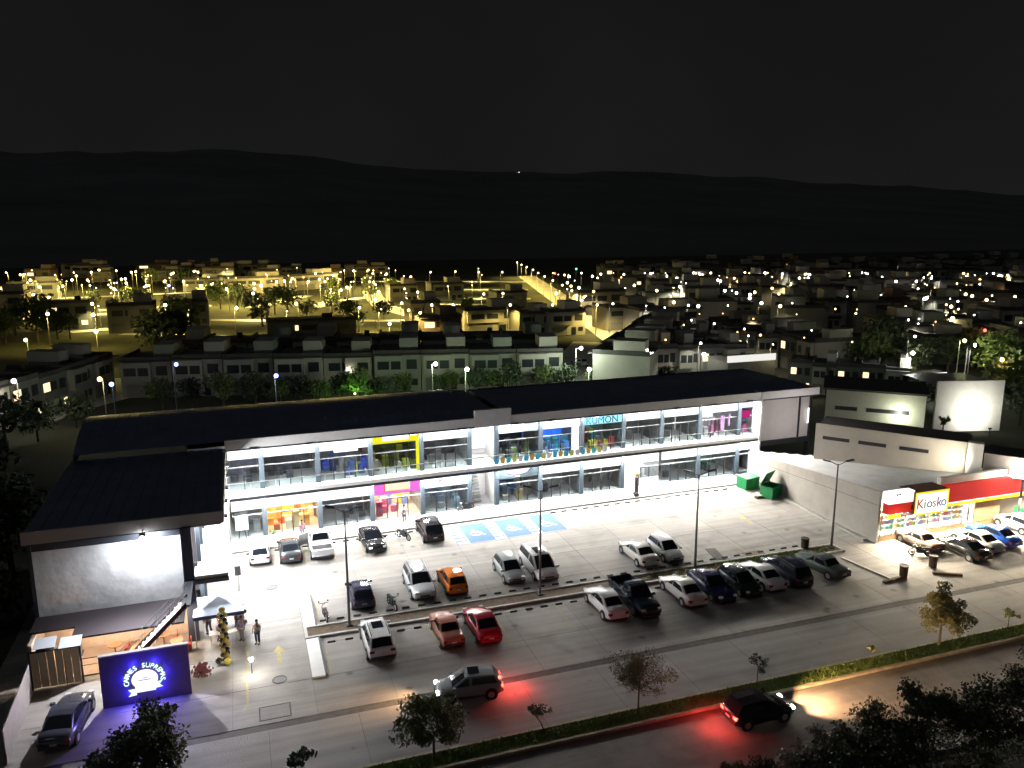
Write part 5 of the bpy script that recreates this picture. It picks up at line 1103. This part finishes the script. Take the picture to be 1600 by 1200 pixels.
for i in range(26):
    px = rh.uniform(0, 560); py = rh.uniform(428, 447); house(G(px, py), rh.uniform(-.3, .3), rh.choice((0, 1, 3, 4)), 'far low house in the yellow-lit belt at the left horizon', 'far left houses', (rh.uniform(1, 2.5), 1, rh.uniform(.7, 1.1)))
# big avenue and lit streets
M_avenue = mat('street_concrete', (.58, .56, .48), .8, var=.12, vscale=.1)
def road(pts, wd, name='street', m=None, z=-.13):
    q = MB()
    for a, b_ in zip(pts, pts[1:]):
        d = (b_-a).normalized(); n_ = Vector((-d.y, d.x, 0))*wd/2; q.poly([(a-n_).to_tuple()[:2]+(z,), (b_-n_).to_tuple()[:2]+(z,), (b_+n_).to_tuple()[:2]+(z,), (a+n_).to_tuple()[:2]+(z,)])
    return struct(q.build(name, m or M_avenue))
road([G(990, 545), A1], 9, 'avenue')
zz = -.13
ROADS = []
for pts, wd in (([(0, 499), (110, 495), (240, 485)], 5), ([(110, 519), (200, 512)], 5), ([(195, 521), (400, 528), (500, 524), (690, 520)], 5), ([(315, 500), (500, 502), (770, 500)], 4.5), ([(654, 467), (829, 467)], 5), ([(624, 476), (785, 476)], 4.5), ([(682, 453), (825, 453)], 4),
                ([(580, 455), (584, 464), (598, 478), (625, 487), (654, 494), (690, 497)], 7), ([(154, 485), (217, 482), (330, 478)], 5), ([(396, 481), (427, 473), (480, 462)], 6), ([(487, 481), (518, 471), (580, 464)], 6), ([(35, 660), (90, 640), (185, 615), (215, 590)], 9), ([(905, 615), (905, 560), (925, 535)], 9), ([(540, 440), (680, 440), (820, 441)], 5), ([(0, 470), (200, 462), (330, 456)], 5), ([(300, 442), (520, 438)], 6)):
    zz += .004; ROADS.append((pts, wd)); road([G(*p) for p in pts], wd, z=zz)
M_lot = mat('vacant_lot_grass', (.05, .055, .016), .95, var=.7, vscale=.045, stain=(.02, .25))
struct(MB().poly([(*G(-60, 560).xy, -.145), (*G(900, 540).xy, -.145), (*G(835, 438).xy, -.145), (*G(-60, 440).xy, -.145)]).build('vacant_lots', M_lot))
# street lamps
def lamp_proto(name, mt, h, rad=.3):
    t = thing(name, 'x', 'street lamp', (0, 0, -60)); MB().tube((0, 0, 0), (0, 0, h), .10, .06, 6).tube((0, 0, h-.05), (0, -1.0, h+.2), .05).build('pole', mat('lamp_pole', (.12, .12, .11), .5), t)
    MB().ball((0, -1.1, h+.15), rad, 8, 5).build('lamp_head', mt, t); return t
LP = {}
def slamp(px, py, mt, power, col, label, group, h=7.5, rad=.3, light=True, gp=None, kind='SPOT', joined=None, mi=1):
    """lamp whose head shows at px,py when its foot stands on the ground"""
    key = (mt.name, h, rad)
    d = ray(px, py); t_ = (h+.15+ZG-CH)/d.z if d.z < -.005 else 600/d.y; p = Vector((d.x*t_, d.y*t_, ZG))
    if gp: p = gp
    if p.y > 900: p *= 900/p.y; p.z = ZG
    if joined is not None:
        joined.tube((p.x, p.y, ZG), (p.x, p.y, h+ZG), .08, .05, 5, 0); joined.ball((p.x, p.y-.6, h+.15+ZG), rad, 7, 5, mi); return
    if key not in LP: o = lamp_proto('street_lamp', mt, h, rad); LP[key] = o; o.location = p; o['label'] = label; o['group'] = group
    else: o = dup(LP[key], p, 0, label, group)
    o.rotation_euler.z = rh.uniform(-.5, .5)
    if light: lamp(kind, (p.x, p.y-1.1, h-.3+ZG), power, col, None, .3, (p.x, p.y-1.0, 0), spot=R(144), blend=.35, name='street_light_beam')
    return o
yc = (1, .74, .20)
k_ = 0
YG = 'yellow street lamp lighting the left lots'
for (px, py) in [(35, 429), (119, 431), (143, 425), (206, 425), (199, 442), (178, 451), (231, 446), (356, 451), (395, 458), (315, 446), (346, 442), (309, 425), (54, 460), (64, 448), (79, 464), (122, 466), (147, 474), (148, 491), (73, 490), (258, 476), (366, 481), (465, 474), (530, 453), (430, 440), (455, 435), (480, 440), (410, 446), (375, 444), (500, 436), (520, 430)]:
    slamp(px, py, M_lampy, 3600 if py > 455 else 4800, yc, 'warm yellow street lamp among the lit lots at the left', 'yellow street lamps at the left', rad=.38, kind='POINT' if py < 456 else 'SPOT')
for (px, py) in [(580, 427), (600, 429), (608, 505), (652, 488), (675, 476), (625, 473), (706, 476), (793, 476), (752, 459), (785, 458), (653, 456), (590, 455), (585, 468), (560, 480), (575, 440), (640, 484)]:
    slamp(px, py, M_lampy, 4200, yc, 'warm yellow street lamp along the curved streets at the centre', 'yellow street lamps at the centre', rad=.3)
for (px, py) in [(671, 425), (710, 424), (747, 425), (782, 425)]: slamp(px, py, M_lampy, 1500, yc, 'pale street lamp on the central horizon line', 'street lamps on the central horizon', rad=.3)
n_ = 11
for i in range(n_):
    q = A0.lerp(A1, (i+.4)/n_)-an*5.8; q.z = ZG; slamp(0, 0, M_lampy, 9000, yc, 'yellow street lamp lining the long straight avenue', 'avenue street lamps', gp=q, rad=.28)
# unseen-from-here kerbside lamps of the lit cross streets are the bright dots on each band
for pts, wd in ROADS:
    if pts[0][1] > 550: continue
    P_ = [G(*p) for p in pts]
    for a, b_ in zip(P_, P_[1:]):
        L_ = (b_-a).length; m_ = max(1, round(L_/34))
        for i in range(m_):
            q = a.lerp(b_, (i+.5)/m_); q = Vector((q.x, q.y+wd*.6, ZG)); slamp(0, 0, M_lampy, 5200, (1, .84, .32), 'small street lamp beside a lit cross street in the vacant lots', 'cross street lamps', h=6, rad=.16, gp=q)
for (px, py, mt, pw, c, l) in [(42, 530, M_lampy, 500, (.7, 1, .2), 'lamp glowing inside a green tree crown at the left'), (150, 517, M_lampw, 900, yc, 'white lamp post before the lit street at the left'), (262, 446, M_lampb, 300, (.3, .4, 1), 'blue light among the dark houses at the left'), (429, 585, M_lampb, 250, (.6, .6, 1), 'bluish lamp in front of the front terrace'),
    (26, 593, M_lampw, 350, (1, .95, .8), 'white wall lamp on the left terrace'), (175+0, 598, M_lampb, 60, (.3, .3, 1), 'small blue light at the end of the left terrace'), (160, 590, M_lampy, 350, (1, .9, .5), 'warm entrance lamp at the left terrace end'), (675, 567, M_lampw, 1100, (.75, 1, .6), 'tall white lamp post before the front terrace, left of the pair'), (727, 575, M_lampw, 1100, (.75, 1, .6), 'tall white lamp post before the front terrace, right of the pair'),
    (900, 543, M_lampw, 1500, (.85, 1, .8), 'cool white lamp over the short green-lit street'), (920, 575, M_lampw, 1000, (.8, 1, .75), 'second cool lamp on the green-lit street'), (1098, 552, M_lampw, 300, (1, 1, .9), 'white lamp at the pale roof block'), (1418, 550, M_lampw, 1200, (.95, 1, .9), 'very bright white lamp beside the trees at the right'), (1590, 560, M_lampw, 900, (.9, 1, .8), 'white lamp at the right edge by the pale building'),
    (270, 568, M_lampb, 60, (.3, .3, 1), 'blue light above the front terrace'), (864, 427, M_lampr, 80, (1, .2, .1), 'red light near the top of the avenue'), (900, 420, M_lampg, 80, (.2, 1, .6), 'green light on the far horizon'), (1535, 515, M_lampr, 120, (1, .1, .1), 'red light in the right quarter'), (1560, 560, M_lampo, 150, (1, .6, .3), 'orange lamp near the right edge'), (1500, 531, M_lampy, 900, (1, 1, .5), 'yellowish lamp by the lit houses at the right'), (1480, 497, M_lampy, 900, (.9, 1, .5), 'greenish-yellow lamp over the right quarter')]:
    slamp(px, py, mt, pw*1.7, c, l, 'single marked lamps', rad=.3 if py > 500 else .42, kind='POINT')
FARL = MB()
for i in range(250):
    px = rh.uniform(860, 1600); py = 426+rh.random()**2.0*115
    if px < 1000 and py > 480: continue
    mt = rh.choice((M_lampw, M_lampw, M_lampw, M_lampy, M_lampy, M_lampo)); cn = {'lamp_white': 'white', 'lamp_sodium': 'yellow', 'lamp_orange': 'orange'}[mt.name]
    slamp(px, py, mt, rh.uniform(500, 2200)*(2.2 if py < 470 else 1), (1, .95, .8) if mt is M_lampw else (1, .8, .45), 'small %s street lamp in the dark quarter right of the avenue' % cn, '%s lamps right of the avenue' % cn, rad=rh.choice((.15, .24, .38)) if py < 480 else rh.choice((.11, .15, .2)), light=i % 3 == 0, joined=None if i % 3 == 0 else FARL, mi={'white': 1, 'yellow': 2, 'orange': 3}[cn])
for i in range(95):
    px = rh.uniform(0, 640); py = rh.uniform(421, 452); mq = rh.choice((2, 3, 2)); slamp(px, py, {2: M_lampy, 3: M_lampo}[mq], 4200, yc, 'tiny yellow light in the far belt at the left horizon', 'far yellow lights at the left', rad=rh.choice((.15, .25, .4)), light=i % 3 == 0, kind='POINT', joined=None if i % 3 == 0 else FARL, mi=mq)
stuff(FARL.build('distant_street_lights', [MATS['lamp_pole'], M_lampw, M_lampy, M_lampo]), 'scattered tiny white and yellow street lights across the dark far town', 'street lights')
# town trees
def blob_tree(seed, h, r_):
    rr = random.Random(seed); q = MB()
    for i in range(16): leaves(q, (rr.uniform(-1, 1)*r_*.6, rr.uniform(-1, 1)*r_*.6, h*.62+rr.uniform(-.5, .6)*r_), r_*.5, 34, .34, rr)
    t = MB().tube((0, 0, 0), (0, 0, h*.6), .18, .1, 6); return q, t
TP = []
for i in range(4):
    q, t = blob_tree(60+i, 5.5, 2.6); o = thing('town_tree', 'x', 'tree', (0, 0, -70)); q.build('crown', M_leafs[1] if i % 2 else M_leafs[0], o); t.build('trunk', M_bark, o); TP.append(o)
ti = 0
def ttree(px, py, s, l, grp, k=None):
    global ti
    p = G(px, py); k = ti % 4 if k is None else k; ti += 1
    if TP[k].location.z < -60: TP[k].location = p; TP[k].scale = (s, s, s); TP[k]['label'] = l; TP[k]['group'] = grp; return
    dup(TP[k], p, rh.uniform(0, 6), l, grp, (s*rh.uniform(.9, 1.2), s, s*rh.uniform(.85, 1.15)))
for (px, py, s) in [(345, 483, 1.6), (372, 486, 1.7), (325, 482, 1.4), (395, 490, 1.3), (430, 492, 1.6), (450, 490, 1.8), (218, 490, 1.5), (150, 480, 1.2), (25, 525, 1.5), (60, 535, 1.8), (10, 540, 1.5), (90, 530, 1.3), (110, 530, 1.2), (245, 560, 1.6), (262, 545, 1.8), (285, 550, 1.6), (580, 470, 1.2), (575, 452, 1), (612, 460, 1.1), (180, 500, 1.3), (200, 478, 1.2), (270, 500, 1.5), (290, 515, 1.4), (410, 510, 1.3), (480, 500, 1.2), (520, 490, 1.1), (545, 505, 1.2), (560, 520, 1.2), (730, 490, 1.0), (600, 500, 1.1), (15, 480, 1.3), (90, 465, 1.2), (235, 455, 1.5), (290, 450, 1.5), (520, 465, 1.3)]:
    ttree(px, py, s, 'dark round tree among the lit lots at the left', 'trees among the left lots')
for (px, py, s) in [(535, 628, .8), (560, 632, .9), (580, 628, .7), (500, 633, .8), (470, 632, .8), (440, 634, .9), (400, 636, .9), (350, 640, .9), (300, 640, 1), (255, 640, .9), (600, 628, .6), (630, 625, .7), (690, 620, .6), (705, 620, .7), (745, 618, .8), (770, 616, .8), (800, 615, .9), (850, 610, .9), (885, 612, .8), (925, 608, .6), (945, 606, .6), (965, 606, .6), (985, 606, .6), (1005, 604, .6), (1040, 602, .7)]:
    ttree(px, py, s, 'dark garden tree between the plaza roof and the front terrace', 'garden trees behind the plaza')
for (px, py, s) in [(1365, 590, 1.4), (1378, 575, 1.6), (1400, 600, 1.2), (1430, 585, 1.3), (1340, 585, 1.2), (1445, 640, 1), (1578, 640, 1.4), (1590, 610, 1.4), (1560, 600, 1.6), (1592, 665, 1.1), (1520, 575, 1.5), (1330, 650, .6), (1350, 655, .6), (1480, 580, 1.3), (1545, 585, 1.4), (1300, 560, 1), (1250, 545, 1), (1180, 515, 1), (1420, 500, 1.2), (1300, 500, 1)]:
    ttree(px, py, s, 'dark tree in the quarter at the right behind the warehouse', 'trees at the right')
BT = ['beside the roof edge', 'between two larger dark trees', 'nearest the left terrace street', 'at the left photo edge, middle height', 'left of the dim gate area', 'lowest of the left edge', 'beside the wing roof']
for i_, (px, py, s, k) in enumerate([(10, 700, 1.6, 1), (60, 690, 1.3, 3), (120, 668, 1.2, 1), (-20, 760, 1.7, 3), (20, 900, 1.5, 1), (-5, 1000, 1.2, 3), (15, 820, 1.3, 1)]):
    ttree(px, py, s*.8, 'nearly black tree left of the corner block, '+BT[i_], 'black trees at the left', k)
# green-lit shrub patch and lights behind the plaza
gl = at(553, 617, 1.5)
lamp('POINT', (gl.x, gl.y-1.5, 2.2), 260, (.35, 1, .15), None, .2, name='garden_light_beam')
t = thing('garden_lamp', 'green garden lamp lighting shrubs behind the left roof', 'lamp', (gl.x, gl.y-1.2, ZG)); MB().tube((0, 0, 0), (0, 0, 2), .04).build('pole', M_dark, t); MB().ball((0, 0, 2.1), .16).build('lamp_head', glow('lamp_limegreen', (.6, 1, .3), 8), t)
t = thing('carport_canopy', 'long bright pale canopy lit white behind the green shrubs', 'canopy', G(530, 614)); MB().box(-.5, 5.0, 0, 3, 2.6, 2.75).build('canopy', M_white, t)
for x in (-.3, 4.8): MB().tube((x, .2, 0), (x, .2, 2.6), .06).build('post', M_frame, t)
lamp('POINT', tuple(G(545, 612)+Vector((0, -1.5, 4.0))), 180, (1, .9, .75), None, .2, name='canopy_light_beam')
# white sign-like wall on the roof line behind the plaza's right end
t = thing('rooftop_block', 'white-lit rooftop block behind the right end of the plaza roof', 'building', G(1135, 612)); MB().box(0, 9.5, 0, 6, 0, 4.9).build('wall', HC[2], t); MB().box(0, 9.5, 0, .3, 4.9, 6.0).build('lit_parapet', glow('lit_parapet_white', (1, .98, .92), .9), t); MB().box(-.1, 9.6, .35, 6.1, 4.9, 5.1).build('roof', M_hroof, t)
t = thing('greenhouse_roof', 'thin white strip-lit roof edge floating above the dark houses at the right', 'building', G(1405, 618)); MB().box(0, 9, 0, 2, 0, 3.2).build('wall', HC[2], t); MB().box(-.3, 9.3, -.4, 2.2, 3.2, 3.42).build('roof', M_hroof, t); MB().box(-.2, 9.2, -.45, -.41, 3.22, 3.4).build('light_strip', M_sign, t)
# parked car on the left street
car('sedan', *G(100, 628).xy, R(40), (.5, .5, .5), 'pale car parked on the dim street of the left terrace', grp='cars in the town')
car('hatch', *G(905, 572).xy, R(100), (.4, .42, .4), 'car parked under the cool lamp of the green-lit street', grp='cars in the town')
# hills on the horizon
hm = MB(); cols_ = 110; rows_ = 16
def ridge(px):
    K = [(-900, 262), (-300, 246), (0, 236), (150, 240), (300, 233), (420, 238), (500, 246), (560, 256), (640, 263), (800, 270), (1000, 268), (1180, 278), (1300, 286), (1500, 297), (1600, 306), (2000, 316), (2600, 330)]
    for (a, b_), (c, d) in zip(K, K[1:]):
        if a <= px <= c: return b_+(d-b_)*(px-a)/(c-a)
    return 320
for i in range(cols_+1):
    px = -900+3400*i/cols_; d = ray(px, ridge(px)+3*noise.noise(Vector((px*.013, 0, 0)))*2); D = 3300/d.y; top = Vector((d.x*D, 3300, CH+d.z*D)); base = Vector((top.x, top.y, 0))
    for j in range(rows_+1):
        s = j/rows_; p = base*(.165+.835*s); z = top.z*(s**1.5)*(1+.10*noise.noise(Vector((px*.006, s*5, 3)))*(1-s)*3) - .4*(1-s)
        hm.v.append((p.x, p.y, max(z, -.5) if j else -1.0))
    hm.v.append((base.x*1.15, base.y*1.15, top.z*.7))
rw_ = rows_+2
for i in range(cols_):
    for j in range(rows_+1):
        a = i*rw_+j; hm.f.append((a, a+rw_, a+rw_+1, a+1)); hm.m.append(0)
struct(hm.build('hills', mat('hill_scrub', (.15, .15, .15), .95, var=.25, vscale=.003), smooth=True))
d = ray(811, 269.5); D = 3250/d.y
t = thing('hilltop_lamp', 'single white light on the hill ridge at the centre', 'lamp', (d.x*D, 3250, CH+d.z*D-6)); MB().ball((0, 0, 6), 2.6, 8, 6).ball((-9, 0, 4.5), 1.6, 8, 6).build('lamp_head', glow('hill_lamp', (.9, .95, 1), 1.6), t); MB().tube((0, 0, 0), (0, 0, 4), .4).build('pole', M_dark, t)
